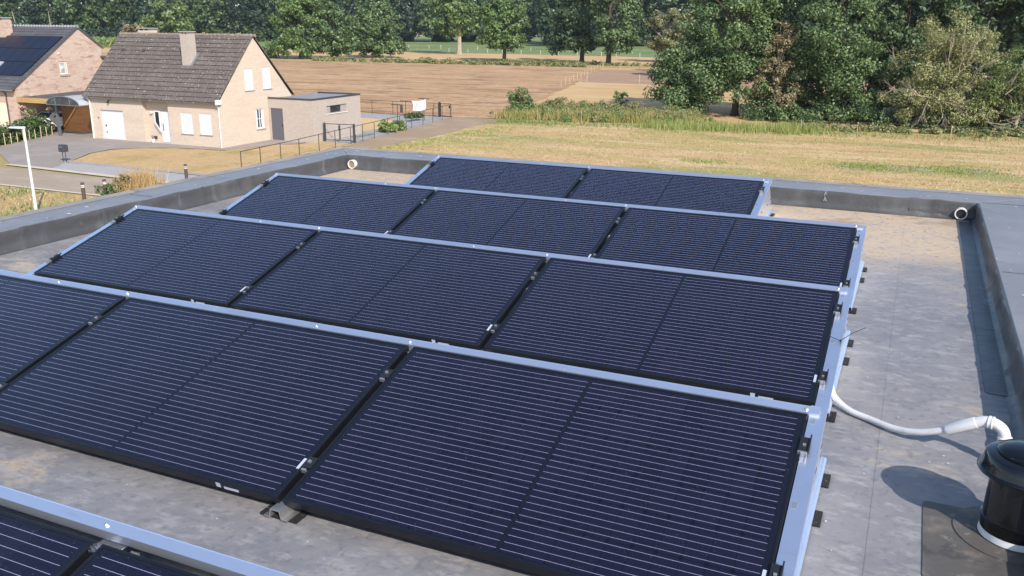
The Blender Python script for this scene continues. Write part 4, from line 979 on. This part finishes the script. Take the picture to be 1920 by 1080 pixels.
# weedy strip in front of it
P, N, _ = crown_points([(x, 77.6 + RNG.uniform(-.5, 2.0) + x * .12, .15, 1.2, .8, RNG.uniform(.2, .55)) for x in np.arange(-10, 14, .8)], 160, .35, 9000, RNG, shell=.2)
P[:, 2] = np.abs(P[:, 2]) + .02
V, F = leaf_quads(P, N, .18, RNG); o = finish('weeds', np_mesh('weeds', V, F), LEAF['bramble']); struct(o, 'stuff'); tag(o, 'low rusty weeds along the wire fence at the meadow edge', 'weeds')

# bramble bank and reeds
bl = []
for _ in range(130):
    q = RNG.random(); x = -35.8 + q * 17.5; d = RNG.random()
    bl.append((x, 73.2 + q * 3.4 + d * (9.5 - 6.5 * q), .3, RNG.uniform(.8, 1.9), RNG.uniform(.8, 1.6), RNG.uniform(.35, .7) + .55 * d))
P, N, _ = crown_points(bl, 560, .42, 60000, RNG, shell=.3); P[:, 2] = np.abs(P[:, 2]) + .02
V, F = leaf_quads(P, N, .15, RNG); o = finish('bramble_bank', np_mesh('bramble_bank', V, F), LEAF['bramble']); struct(o, 'stuff'); tag(o, 'tangled bank of brambles and nettles between meadow and brown field', 'brambles')
P, N, _ = crown_points([(x, y - .5, z * .7, a, b2, c) for x, y, z, a, b2, c in bl[::2]], 260, .4, 24000, RNG, shell=.3); P[:, 2] = np.abs(P[:, 2]) + .02
V, F = leaf_quads(P, N, .15, RNG); o = finish('nettles', np_mesh('nettles', V, F), LEAF['weed']); struct(o, 'stuff'); tag(o, 'bright green nettle clumps growing in the bramble bank', 'nettles')

def blades(name, label, cat, X, Y, hgt, width, mat, rng, lean=.35, z=-.03):
    n = len(X); a = rng.uniform(0, 6.283, n); h = hgt * rng.uniform(.5, 1.35, n)
    dx, dy = np.cos(a) * width, np.sin(a) * width; lx, ly = rng.normal(size=n) * lean * h, rng.normal(size=n) * lean * h
    zz = np.full(n, z)
    V = np.stack([np.stack([X - dx, Y - dy, zz], 1), np.stack([X + dx, Y + dy, zz], 1), np.stack([X + lx, Y + ly, zz + h], 1)], 1).reshape(-1, 3)
    o = finish(name, np_mesh(name, V, np.arange(3 * n).reshape(-1, 3)), LEAF[mat]); struct(o, 'stuff'); tag(o, label, cat); return o
n = 7000; s = RNG.random(n) ** .9; xx = -21.5 + s * 13.5 + RNG.normal(size=n) * .9; yy = 72.6 + s * 2.9 + RNG.normal(size=n) * 1.0 + .7 * np.sin(s * 47) + .4 * np.sin(s * 19)
rag = .55 + .45 * np.sin(xx * 2.3 + 1.3 * np.sin(yy * 1.7))
kp = RNG.random(n) < rag + .15
o = blades('reeds', 'upright yellow green stems before the oak at the meadow edge', 'reeds', xx[kp], yy[kp], .62, .028, 'reed', RNG, .2)
n = 2200; s = RNG.random(n) ** 1.6; blades('edge_grass', 'mixed green and straw grass along the ragged meadow edge', 'grass', -34 + s * 42 + RNG.normal(size=n), 71.0 + s * 5.5 + RNG.normal(size=n) * 1.1, .26, .03, 'weed', RNG, .5)
n = 1000; s = RNG.random(n); blades('path_grass', 'greenish tufts of grass beside the dirt path', 'grass', -34.9 + s * 1.9 + np.abs(RNG.normal(size=n)) * 1.3, 49.5 + s * 17.5 + RNG.normal(size=n) * .4, .16, .03, 'reed', RNG, .6)
n = 9000; q = RNG.random(n); d = RNG.random(n)
blades('bank_grass', 'tall pale green and straw grass standing in the bramble bank', 'grass', -35.8 + q * 17.5 + RNG.normal(size=n) * .5, 72.4 + q * 3.4 + d * (9.5 - 6.5 * q), .85, .03, 'reed', RNG, .25)
n = 5000; q = RNG.random(n); d = RNG.random(n)
blades('bank_straw', 'dry straw stalks standing in the bramble bank', 'grass', -35.8 + q * 17.5 + RNG.normal(size=n) * .5, 72.4 + q * 3.4 + d * (9.5 - 6.5 * q), .9, .028, 'straw', RNG, .25)
n = 30000; X = RNG.uniform(-36, 14, n); Y = RNG.uniform(34, 79, n)
keep = (Y > 44 + (X + 36) * -.06) & (X > -34.4 + (Y - 51) * .1)
blades('dry_grass', 'parched yellow grass of the meadow behind the building', 'grass', X[keep], Y[keep], .085, .03, 'straw', RNG, .9)
n = 9000; X = RNG.uniform(-34, 14, n); Y = RNG.uniform(46, 78, n); f = np.sin(X * .35 + 1) * np.sin(Y * .41) + np.sin(X * .13 - Y * .22)
k2 = (f > .75) & (X > -33 + (Y - 51) * .1)
blades('green_grass', 'greener patches of grass among the parched meadow', 'grass', X[k2], Y[k2], .09, .03, 'reed', RNG, .7)
n = 1500; X = np.concatenate([RNG.normal(-2.6, 1.2, n), RNG.normal(2.3, 1.3, n), RNG.normal(-12.5, .9, 500)]); Y = np.concatenate([RNG.normal(57.3, .8, n), RNG.normal(58.3, .9, n), RNG.normal(55, .5, 500)])
blades('green_patch', 'green weedy patches around bare grey ground in the meadow', 'grass', X, Y, .10, .032, 'reed', RNG, .8)
for x, y, a, c in ((-1.3, 57.2, 1.1, .6), (3.1, 58.3, 1.4, .8), (-3.6, 56.4, .9, .4), (.4, 57.6, .7, .4)):
    sheet('bare_soil', [(x + a * math.cos(w), y + c * math.sin(w)) for w in np.linspace(0, 6.28, 14)[:-1]], -.022, MT['patio'], .07, .4)

# small shrubs
tree('round_shrub', 'small round green shrub at the left end of the bramble bank', 'shrub', (-34.6, 75.6, 0), [(0, 0, 1.5, 1.15, 1.1, 1.2), (.1, 0, .8, 1, 1, .7)], 'mid', 5200, .17, 70, .4, 2.4, .05, 31, nl=8)
tree('sapling', 'thin leafy sapling standing before the orange stubble field', 'sapling', (-28.7, 88, 0), [(0, 0, 1.1, .75, .6, .85), (.1, 0, .5, .8, .6, .4)], 'mid', 900, .17, 24, .26, 1.9, .03, 32, nl=8)

# tree row behind the field
tree('lime_tree', 'wide dark bushy tree left in the row beyond the field, branches near the ground', 'tree', (-138, 178, 0), [(0, 0, 7.4, 6.2, 5.5, 6), (-2, 0, 3, 6, 5, 2.4), (-8, -1, 1.6, 3, 2, 1.5), (0, 0, 12, 4.5, 4.5, 3.5)], 'mid', 11000, .62, 150, 1.35, 11, .4, 41)
tree('hornbeam_tree', 'dark bushy tree grown together with its left neighbour in the far row', 'tree', (-131.2, 181.5, 0), [(0, 0, 7, 5.2, 5, 5.4), (.6, 0, 3.3, 5.4, 5, 2.4), (-1, 0, 11.2, 3.6, 3.5, 3)], 'oak', 9500, .60, 130, 1.3, 10, .4, 42)
tree('dome_tree', 'dome shaped solitary dark green tree on the grassy bank beyond the field', 'tree', (-126, 193.3, 0), [(.4, 0, 7, 6.6, 6, 5.6), (.4, 0, 3, 7.2, 6, 2.4), (0, 0, 11, 4, 4, 2.6)], 'oak', 11500, .60, 150, 1.35, 10, .42, 43)
tree('ash_tree', 'tall tree with bare pale trunk standing in the far green pasture', 'tree', (-119.8, 226, 0), [(-1.6, 0, 12.5, 6.5, 5.5, 5.5), (-2, 0, 8.2, 6, 5, 2.5), (-2, 0, 18, 5, 5, 4)], 'mid', 8500, .75, 120, 1.5, 15, .65, 44, 'bark_pale')
tree('field_oak', 'rounded tree with short dark trunk at the middle of the field edge', 'tree', (-89.2, 190, 0), [(-.7, 0, 8.2, 6.2, 5.6, 5.6), (-.6, 0, 4.8, 6, 5.2, 2.4), (-.7, 0, 12.4, 3.6, 3.6, 2.6)], 'mid', 10500, .58, 140, 1.3, 10.5, .45, 45)
tree('double_tree', 'tall left tree of the big dark pair by the field corner', 'tree', (-70.6, 191.5, 0), [(-.6, 0, 11, 5.6, 5.4, 6.6), (-1.2, 0, 5, 6, 5, 2.6), (-.4, 0, 17, 4, 4, 3.5), (-5, 0, 3, 2.5, 2, 1)], 'dark', 12000, .60, 150, 1.3, 15, .5, 46)
tree('double_tree', 'tall right tree of the big dark pair, thick trunk at the field corner', 'tree', (-62, 184.5, 0), [(1.0, 0, 11, 5.2, 5.2, 7), (2.0, 0, 5.4, 4.8, 4.6, 2.6), (1, 0, 17.5, 4, 4, 4)], 'oak', 13000, .58, 160, 1.3, 15, .55, 47)
tree('willow_bush', 'smaller olive tree with visible twigs between dark pair and oak', 'tree', (-55.8, 206, 0), [(1.5, 0, 8.2, 5.4, 4, 4.2), (.5, 0, 4.4, 5, 3.6, 2.2)], 'olive', 9500, .5, 120, 1.0, 9.5, .32, 48, 'bark_pale', nl=30)
tree('far_round_tree', 'light green rounded tree before the far wood above the pale house roof', 'tree', (-262, 262, 0), [(0, 0, 9, 9, 8, 8), (-6, 0, 6, 7, 6, 6)], 'light', 6500, 1.0, 110, 1.9, 13, .4, 49)
tree('far_bush', 'brownish bush before the far wood behind the small roof chimney', 'bush', (-247, 230, 0), [(0, 0, 3.6, 4.5, 4, 4)], 'dry', 2500, .7, 45, 1.2, 5, .2, 50)

# grassy bank along the field
bl = [(-128 + i * 1.05 + RNG.uniform(-.5, .5), 171.5 + (i * 1.05) * .03 + RNG.uniform(-1.3, 2), .2, 1.6, 1.4, RNG.uniform(.25, .95)) for i in range(62)]
bl += [(-66 + i * 1.1, 184 + RNG.uniform(-1, 1), .1, 1.4, 1.2, RNG.uniform(.2, .6)) for i in range(-16, 20)]
P, N, _ = crown_points(bl, 330, .7, 15000, RNG, shell=.2); P[:, 2] = np.abs(P[:, 2])
V, F = leaf_quads(P, N, .42, RNG); o = finish('bank_scrub', np_mesh('bank_scrub', V, F), LEAF['bramble']); struct(o, 'stuff'); tag(o, 'low green brown scrub along the far edge of the ploughed field', 'scrub')

# far wood (one mass) and maize
rng = np.random.default_rng(77); Vs, Fs, off = [], [], 0; tk = MB()
protos = []
for k in range(5):
    H = (27, 24, 30, 26, 22)[k]
    bl = [(0, 0, H * .55, H * .2, H * .2, H * .33), (rng.uniform(-2, 2), 0, H * .28, H * .19, H * .18, H * .2), (rng.uniform(-1.5, 1.5), 0, H * .8, H * .14, H * .14, H * .17)]
    if k == 4: bl = [(0, 0, 5, 4.5, 4, 5), (3, 0, 3, 3.5, 3, 3), (-3, 0, 3.4, 3.6, 3, 3.4)]
    P, N, _ = crown_points(bl, 90, 1.9, 2300, rng); protos.append(leaf_quads(P, N, 1.25, rng))
wood = {'wood_green': [[], [], 0], 'wood_dark': [[], [], 0], 'wood_blue': [[], [], 0]}
def plant(x, y, k, s, sp):
    V, F = protos[k]; a = rng.uniform(0, 6.283); c, q = math.cos(a), math.sin(a)
    W = np.stack([(V[:, 0] * c - V[:, 1] * q) * s + x, (V[:, 0] * q + V[:, 1] * c) * s + y, V[:, 2] * s * rng.uniform(.9, 1.15)], 1)
    w = wood[sp]; w[0].append(W); w[1].append(F + w[2]); w[2] += len(W)
def polar(px, dep):                              # a bearing and a distance from the roof
    az = YAW + math.atan2(960 - px, 1656); return CX - math.sin(az) * dep, CY + math.cos(az) * dep
for row, (dep0, step, pw) in enumerate(((445, 36, (.55, .25, .2)), (470, 32, (.2, .5, .3)), (500, 32, (.2, .5, .3)))):
    for px in np.arange(-160, 1420, step):
        d = dep0 + rng.uniform(-9, 9) - (60 if px > 1000 else 0) + (0 if px > 330 else -30)
        x, y = polar(px + rng.uniform(-12, 12), d / math.cos(math.atan2(960 - px, 1656)) * .93)
        plant(x, y, int(rng.integers(0, 4)), rng.uniform(.85, 1.2), str(rng.choice(['wood_green', 'wood_dark', 'wood_blue'], p=pw)))
        if row == 0:
            x, y = polar(px + rng.uniform(-12, 12), d - 12); plant(x, y, 4, rng.uniform(.5, 1.0), str(rng.choice(['wood_green', 'wood_dark', 'wood_blue'])))
            if rng.random() < .4:
                x, y = polar(px + rng.uniform(-14, 14), d - 13); tk.tube([(x, y, 0), (x + rng.normal() * .3, y, 6), (x + rng.normal() * .5, y, 12)], [.26, .2, .08], 5)
for px in np.arange(1350, 2250, 38):             # nearer wood behind the right hand trees
    for d in (150, 165):
        x, y = polar(px + rng.uniform(-20, 20), d + rng.uniform(-6, 6)); plant(x, y, int(rng.integers(0, 4)), rng.uniform(.55, .75), str(rng.choice(['wood_dark', 'wood_blue', 'wood_green'], p=[.6, .3, .1])))
root = thing('woodland', 'dense dark green wood closing the view behind fields and pasture', 'woodland', (0, 0, 0)); root['kind'] = 'stuff'
for sp, w in wood.items():
    finish('canopy', np_mesh('canopy', np.concatenate(w[0]), np.concatenate(w[1])), LEAF[sp], root)
tk.build('trunks', MT['bark_pale'], root)
n = 9000; u_ = RNG.random(n); w_ = RNG.random(n) ** 1.5
az = YAW + np.arctan2(960 - (-150 + u_ * 420), 1656); dd_ = 330 + w_ * 75
P = np.stack([CX - np.sin(az) * dd_, CY + np.cos(az) * dd_, RNG.uniform(.2, 2.4, n)], 1); N = RNG.normal(size=(n, 3)); N /= np.linalg.norm(N, axis=1, keepdims=True)
V, F = leaf_quads(P, N, 1.3, RNG, .35); o = finish('maize', np_mesh('maize', V, F), LEAF['weed']); struct(o, 'stuff'); tag(o, 'light green maize field between the two house roofs and the wood', 'maize')

# ------------------------------------------------------------------ garden fence, gates, washing posts
FP = [(-36.1, 38.3), (-36.25, 40.2), (-36.4, 42.3), (-36.65, 44.5), (-37.0, 47.1), (-37.3, 49.4), (-37.6, 51.75), (-37.8, 53.6), (-38.0, 55.5), (-38.35, 58.0), (-38.65, 60.3), (-38.95, 62.7), (-39.3, 65.2), (-39.5, 67.3), (-39.75, 69.5), (-39.95, 71.6)]
fe = thing('garden_fence', 'long thin brown iron fence running along the dirt path from lawn to field', 'fence', (-38, 52, 0))
for x, y in FP: MB().tube([(x, y, -.05), (x, y, 1.24)], .026, 6).build('post', MT['iron'], fe)
mb = MB(); mb.tube([(x, y, 1.22) for x, y in FP], .022, 6); mb.build('top_rail', MT['iron'], fe)
mb = MB(); mb.tube([(x, y, .08) for x, y in FP], .008, 4)
for z in (.45, .85): mb.tube([(x, y, z) for x, y in FP], .003, 4)
mb.build('wire', MT['iron'], fe)
f2 = thing('back_fence', 'iron garden fence along the ploughed field behind the annex', 'fence', (-46, 71.8, 0))
B2 = [(-53.2, 71.7), (-51, 71.7), (-48.7, 71.7), (-46.35, 71.7), (-44.1, 71.75), (-41.9, 71.8), (-41.4, 71.8)]
for x, y in B2: MB().tube([(x, y, -.05), (x, y, 1.27)], .026, 6).build('post', MT['iron'], f2)
MB().tube([(x, y, 1.25) for x, y in B2], .022, 6).build('top_rail', MT['iron'], f2)
MB().tube([(x, y, .08) for x, y in B2], .008, 4).build('wire', MT['iron'], f2)
def gate_leaf(mb, a, c, z0, z1, r):
    for z in (z0, z1): mb.tube([(*a, z), (*c, z)], r, 6)
    for p in (a, c): mb.tube([(*p, z0), (*p, z1)], r, 6)
gt = thing('double_gate', 'black two leaf garden gate between the annex wall and the fence', 'gate', (-39, 52.3, 0))
ga, gm, gb = (-40.25, 52.25), (-39.0, 52.4), (-37.78, 52.5)
for p in (ga, gb):
    MB().box(p[0] - .045, p[0] + .045, p[1] - .045, p[1] + .045, -.05, 1.38).build('post', MT['anthracite'], gt)
    MB().box(p[0] - .07, p[0] + .07, p[1] - .08, p[1] + .08, .05, .6).build('motor_box', MT['anthracite'], gt)
for a, c in (((ga[0] + .1, ga[1] + .01), (gm[0] - .04, gm[1])), ((gm[0] + .04, gm[1]), (gb[0] - .1, gb[1]))):
    mb = MB(); gate_leaf(mb, a, c, .12, 1.3, .03); mb.build('leaf', MT['anthracite'], gt)
MB().box(gm[0] - .06, gm[0] + .06, gm[1] - .08, gm[1] - .03, .85, 1.15).build('lock_box', MT['anthracite'], gt)
g2 = thing('garden_gate', 'narrow iron gate at the far end of the garden fence', 'gate', (-40.6, 71.8, 0))
MB().box(-41.36, -41.2, 71.75, 71.9, -.05, 1.38).build('post', MT['iron'], g2)
mb = MB(); gate_leaf(mb, (-41.15, 71.82), (-40.08, 71.7), .12, 1.26, .022); mb.build('leaf', MT['iron'], g2)
MB().box(-40.2, -40.06, 71.6, 71.7, .85, 1.1).build('lock_box', MT['iron'], g2)
for (x, y, h, lab) in ((-38.9, 60.4, 2.1, 'T shaped washing line post nearest the annex with a peg bag'), (-41.05, 65.3, 1.95, 'T shaped washing line post at the left edge of the hanging sheet'), (-40.95, 68.3, 1.95, 'T shaped washing line post right of the hanging sheet')):
    t = thing('washing_post', lab, 'post', (x, y, 0), 'washing line posts in the garden')
    MB().tube([(x, y, -.05), (x, y, h)], .028, 6).build('pole', MT['iron'], t)
    MB().box(x - .55, x + .55, y - .03, y + .03, h - .03, h + .03).build('cross_arm', MT['iron'], t)
MB_ = MB()
for x in (-.5, .5): MB_.tube([(-38.9 + x, 60.4, 2.12), (-41.05 + x, 65.3, 1.99), (-40.95 + x, 68.3, 1.99)], .004, 4)
tag(MB_.build('washing_line', MT['sticker']), 'thin washing lines strung between the three iron posts', 'washing line')
pb = MB().hexa([(-38.55, 60.2, 1.5), (-38.3, 60.2, 1.5), (-38.3, 60.34, 1.5), (-38.55, 60.34, 1.5)], [(-38.52, 60.22, 2.1), (-38.33, 60.22, 2.1), (-38.33, 60.32, 2.1), (-38.52, 60.32, 2.1)])
tag(pb.build('peg_bag', MT['bollard'], bevel=.02), 'small brown bag hanging from the washing post arm', 'bag')
cl = MB(); nx, nz = 18, 10
for i in range(nx + 1):
    for j in range(nz + 1):
        s, w = i / nx, j / nz; x, y = -40.55 + (.1) * s, 65.6 + 2.2 * s
        cl.v.append((x + .07 * math.sin(s * 9 + w) + .05 * math.sin(w * 4 + s * 5), y, 1.96 - .1 * math.sin(math.pi * s) * (1 - w) - w * (.88 + .08 * math.sin(s * 3))))
for i in range(nx):
    for j in range(nz): a = i * (nz + 1) + j; cl.f.append((a, a + nz + 1, a + nz + 2, a + 1))
o = cl.build('bed_sheet', MT['cloth'], smooth=True); sd = o.modifiers.new('solid', 'SOLIDIFY'); sd.thickness = .006
tag(o, 'white sheet drying on the washing line in the garden', 'sheet')
def bush(name, lab, cat, blobs, leaf, n, size, ncl, cr, seed, loc):
    rng = np.random.default_rng(seed); P, N, _ = crown_points(blobs, ncl, cr, n, rng, shell=.3); P[:, 2] = np.abs(P[:, 2]) + .01
    V, F = leaf_quads(P, N, size, rng); o = finish(name, np_mesh(name, V, F), LEAF[leaf]); o.location = loc; return tag(o, lab, cat)
bush('leafy_plant', 'bright green large leaved plant spreading beside the garden fence', 'plant', [(0, 0, .3, 1.0, 1.5, .4), (.2, 1.2, .25, .6, 1.0, .35)], 'weed', 2200, .22, 40, .28, 61, (-39.35, 59.9, 0))
bush('low_plant', 'small green plant bed below the hanging sheet', 'plant', [(0, 0, .12, .9, 1.2, .25)], 'bush', 900, .2, 24, .22, 62, (-43.1, 70.3, 0))
mb = MB()
for i in range(5): mb.box(-39.95 + i * .12, -39.87 + i * .12, 55.2, 57.6, .02, .10)
mb.box(-40.0, -39.3, 55.5, 55.6, .101, .14); mb.box(-40.0, -39.3, 57.0, 57.1, .101, .14)
tag(mb.build('slat_stack', MT['alu_dull']), 'pale slatted grate lying on the patio just behind the gate', 'grate')

# ------------------------------------------------------------------ street things
lm = thing('street_lamp', 'pale grey street lamp post with a flat white head', 'street lamp', (-36.88, 25.2, 0))
MB().tube([(-36.88, 25.2, -.05), (-36.88, 25.2, 1.2), (-36.88, 25.2, 3.86)], [.075, .062, .045], 12).build('pole', MT['lamp_white'], lm, smooth=True)
d = Vector((-.80, -.35, 0)).normalized(); s = Vector((-d.y, d.x, 0)); p = Vector((-36.88, 25.2, 3.86))
def lp_(a, b_, z): return tuple(p + d * a + s * b_ + Vector((0, 0, z)))
MB().hexa([lp_(-.06, -.07, -.03), lp_(.62, -.12, .0), lp_(.62, .12, .0), lp_(-.06, .07, -.03)], [lp_(-.06, -.06, .06), lp_(.62, -.10, .05), lp_(.62, .10, .05), lp_(-.06, .06, .06)]).build('head', MT['white_paint'], lm, bevel=.015)
MB().hexa([lp_(.15, -.07, -.03), lp_(.55, -.09, -.014), lp_(.55, .09, -.014), lp_(.15, .07, -.03)], [lp_(.15, -.07, -.012), lp_(.55, -.09, -.004), lp_(.55, .09, -.004), lp_(.15, .07, -.012)]).build('lens', MT['curtain_glass'], lm)
mbx = thing('mailbox', 'dark grey letter box on two legs at the driveway edge', 'mailbox', (-48.8, 36.7, 0))
MB().prism([(-49.02, 36.5, .62), (-49.02, 36.88, .62), (-49.02, 36.88, 1.0), (-49.02, 36.8, 1.07), (-49.02, 36.58, 1.07), (-49.02, 36.5, 1.0)], (.44, 0, 0)).build('box', MT['anthracite'], mbx, bevel=.01)
for x in (-48.93, -48.67): MB().tube([(x, 36.69, -.05), (x, 36.69, .62)], .024, 8).build('leg', MT['anthracite'], mbx)
MB().box(-48.95, -48.65, 36.485, 36.499, .9, .95).build('letter_slot', MT['zinc'], mbx)
proto = None
for (x, y), lab in (((-36.3, 27.4), 'brown bollard with pale band, nearest the street lamp'), ((-36.1, 28.5), 'brown bollard with pale band in the middle, green weeds at its foot'), ((-36.1, 33.9), 'brown bollard with pale band standing alone by the gravel strip')):
    if proto is None:
        proto = thing('bollard', lab, 'bollard', (0, 0, 0), 'brown bollards along the street')
        MB().lathe([(.085, -.05), (.09, .8), (.085, 1.06), (.07, 1.09), (.02, 1.095)], (0, 0, 0), 14).build('post', MT['bollard'], proto, True)
        MB().lathe([(.0915, .86), (.0915, .90), (.085, .90), (.085, .86)], (0, 0, 0), 14, False).build('band', MT['white_trim'], proto, True)
        MB().lathe([(.0905, .94), (.0905, .97), (.085, .97), (.085, .94)], (0, 0, 0), 14, False).build('band', MT['white_trim'], proto, True)
        proto.location = (x, y, 0)
    else: dup(proto, (x, y, 0), lab)
n = 1500; r = RNG.normal(size=(n, 2)) * np.array([.38, .5])
o = blades('tall_grass', 'tall clump of straw coloured dry grass beside the street', 'grass', -36.5 + r[:, 0], 31.0 + r[:, 1], 1.1, .018, 'straw', RNG, .22); del o['kind']
bush('rusty_weed', 'rust coloured weed left of the tall dry grass clump', 'weed', [(0, 0, .5, .4, .4, .55)], 'dry', 1400, .12, 26, .22, 63, (-36.6, 30.0, 0))
bush('green_weed', 'green thistle like weed between the left bollards', 'weed', [(0, 0, .4, .5, .5, .4)], 'bush', 600, .12, 24, .18, 64, (-36.3, 28.6, 0))
n = 11000; X = RNG.uniform(-55, -35.7, n); Y = RNG.uniform(14, 29, n)
blades('verge_grass', 'patchy dry grass on the verge around the street lamp', 'grass', X, Y, .11, .025, 'straw', RNG, .7)
n = 3500; X = RNG.uniform(-52, -36, n); Y = RNG.uniform(15, 29, n); k3 = np.sin(X * 1.3) + np.sin(Y * .9 + X * .4) > .7
blades('verge_weeds', 'green weeds among the dry verge grass', 'weeds', X[k3], Y[k3], .2, .04, 'weed', RNG, .5)
n = 9000; X = RNG.uniform(-50.5, -36.2, n); Y = RNG.uniform(36.9, 51, n); k4 = (Y < 44.4 + (X + 47) * .5) & (X > -50.3 + abs(Y - 41.5) * .35)
blades('lawn_grass', 'short burnt grass of the front lawn', 'grass', X[k4], Y[k4], .06, .03, 'straw', RNG, .8)

# hedge with stakes
hd = thing('hedge', 'clipped green hedge with pale wooden stakes beside the driveway', 'hedge', (-60, 43, 0))
A, B_ = Vector((-58.7, 38.0, 0)), Vector((-61.6, 46.0, 0))
rng = np.random.default_rng(9)
bl = [tuple(A.lerp(B_, q) + Vector((-.35, 0, h))) + (.55, .5, .55) for q in np.linspace(-.1, 1, 20) for h in (.4, .9)]
P, N, _ = crown_points(bl, 240, .32, 9000, rng, shell=.5); P[:, 2] = np.clip(P[:, 2], .02, 1.5)
V, F = leaf_quads(P - np.array([-60, 43, 0]), N, .16, rng); finish('foliage', np_mesh('foliage', V, F), LEAF['bush'], hd)
for q in np.linspace(-.05, .98, 13):
    p = A.lerp(B_, q) + Vector((.42, 0, 0)); MB().tube([p, p + Vector((.02 * math.sin(q * 40), 0, .75 + .1 * math.sin(q * 25)))], .03, 6).build('stake', MT['stake'], hd)
# grasses above the hedge
bush('tall_herbs', 'loose pale tall herbs behind the hedge under the carport fascia', 'plant', [(0, 0, 1.2, .9, .5, .7)], 'olive', 900, .14, 40, .22, 65, (-62.6, 45.3, 0))
# hanging flowers
for x, lab in ((-64.05, 'pink flower basket hanging at the left end of the carport fascia'), (-60.95, 'pink and white flower basket hanging by the carport post')):
    t = thing('flower_basket', lab, 'flower basket', (x, 45.8, 1.9), 'hanging flower baskets')
    MB().lathe([(.10, -.18), (.2, .0), (.19, .02), (.1, -.1)], (x, 45.8, 1.9), 14).build('basket', MT['bollard'], t)
    MB().tube([(x - .18, 45.8, 1.92), (x, 45.86, 2.4), (x + .18, 45.8, 1.92)], .008, 4).build('hanger', MT['iron'], t)
    P, N, _ = crown_points([(0, 0, .12, .26, .22, .14)], 14, .1, 420, rng, shell=.2); V, F = leaf_quads(P, N, .07, rng)
    finish('flowers', np_mesh('flowers', V, F), leafmat('pink petals', (.55, .12, .14), (.75, .5, .48), (.12, .2, .05), .2), t)
# stone edging of the lawn
ed = MB()
for i in range(36):
    s = i / 36; x = -48.4 + s * 12.3; y = 36.62 - s * .14; ed.box(x, x + .31, y, y + .14, -.02, .07 + RNG.uniform(0, .03))
tag(ed.build('stone_edging', MT['stone']), 'low edging of rough stones between gravel strip and lawn', 'edging')

# ------------------------------------------------------------------ field fences
def wire_fence(name, label, posts, h, r, mat, wires, grp=None):
    t = thing(name, label, 'fence', (posts[0][0], posts[0][1], 0), grp)
    for x, y in posts: MB().tube([(x, y, -.05), (x, y, h * RNG.uniform(.9, 1.1))], r, 5).build('post', MT[mat], t)
    w = MB()
    for z in wires: w.tube([(x, y, z) for x, y in posts], .003, 4)
    w.build('wire', MT['stake'], t); return t
wire_fence('field_fence', 'row of pale posts running from brambles to the field corner', [(-40.3 - s * 18.6 - .5 * math.sin(s * 3), 93 + s * 79) for s in np.linspace(.28, 1, 13)], 1.0, .035, 'stake', (.6, .9))
wire_fence('cross_fence', 'few pale posts across the purple brown fallow field', [(-58, 169), (-54.5, 169.5), (-50.5, 169), (-46.5, 127.5), (-38.3, 127.5), (-30, 127.5)], 1.3, .045, 'stake', (.9,))
wire_fence('pasture_fence', 'long row of white posts in the far green pasture', [(-150 + i * 6.2 + RNG.uniform(-1, 1), 246 - i * .9 + RNG.uniform(-.6, .6)) for i in range(17)], 1.1, .05, 'white_trim', (1.0,))
wire_fence('paddock_fence', 'second row of white posts deeper in the pasture', [(-165 + i * 7.0 + RNG.uniform(-2, 2), 274 - i * .9) for i in range(16)], 1.15, .05, 'white_trim', (1.0,))
wire_fence('electric_fence', 'single wire fence along the weeds below the right hand trees', [(-9, 75.6), (-4.6, 76.0), (2.35, 76.4), (8.5, 77.0), (14, 77.4)], .95, .025, 'stake', (.62, .88))
mb = MB().box(-3.1, -1.9, 84, 84.1, .4, 1.5); tag(mb.build('grey_board', MT['stone'], bevel=.02), 'grey board half hidden behind leaves between tall tree and willow', 'board')

# ------------------------------------------------------------------ summer haze over the whole place
hz = MB().box(-1500, 700, -300, 1500, -1.2, 60).build('haze', bpy.data.materials.new('thin summer haze')); struct(hz, 'stuff')
hm = hz.data.materials[0]; hm.use_nodes = True; ht = hm.node_tree; ht.nodes.remove(ht.nodes['Principled BSDF'])
pv = ht.nodes.new('ShaderNodeVolumePrincipled'); pv.inputs['Color'].default_value = (.80, .87, .95, 1); pv.inputs['Density'].default_value = .00012
pv.inputs['Anisotropy'].default_value = .3
link(ht, pv.outputs[0], ht.nodes['Material Output'].inputs['Volume'])
tag(hz, 'thin pale summer haze softening the far wood', 'haze')
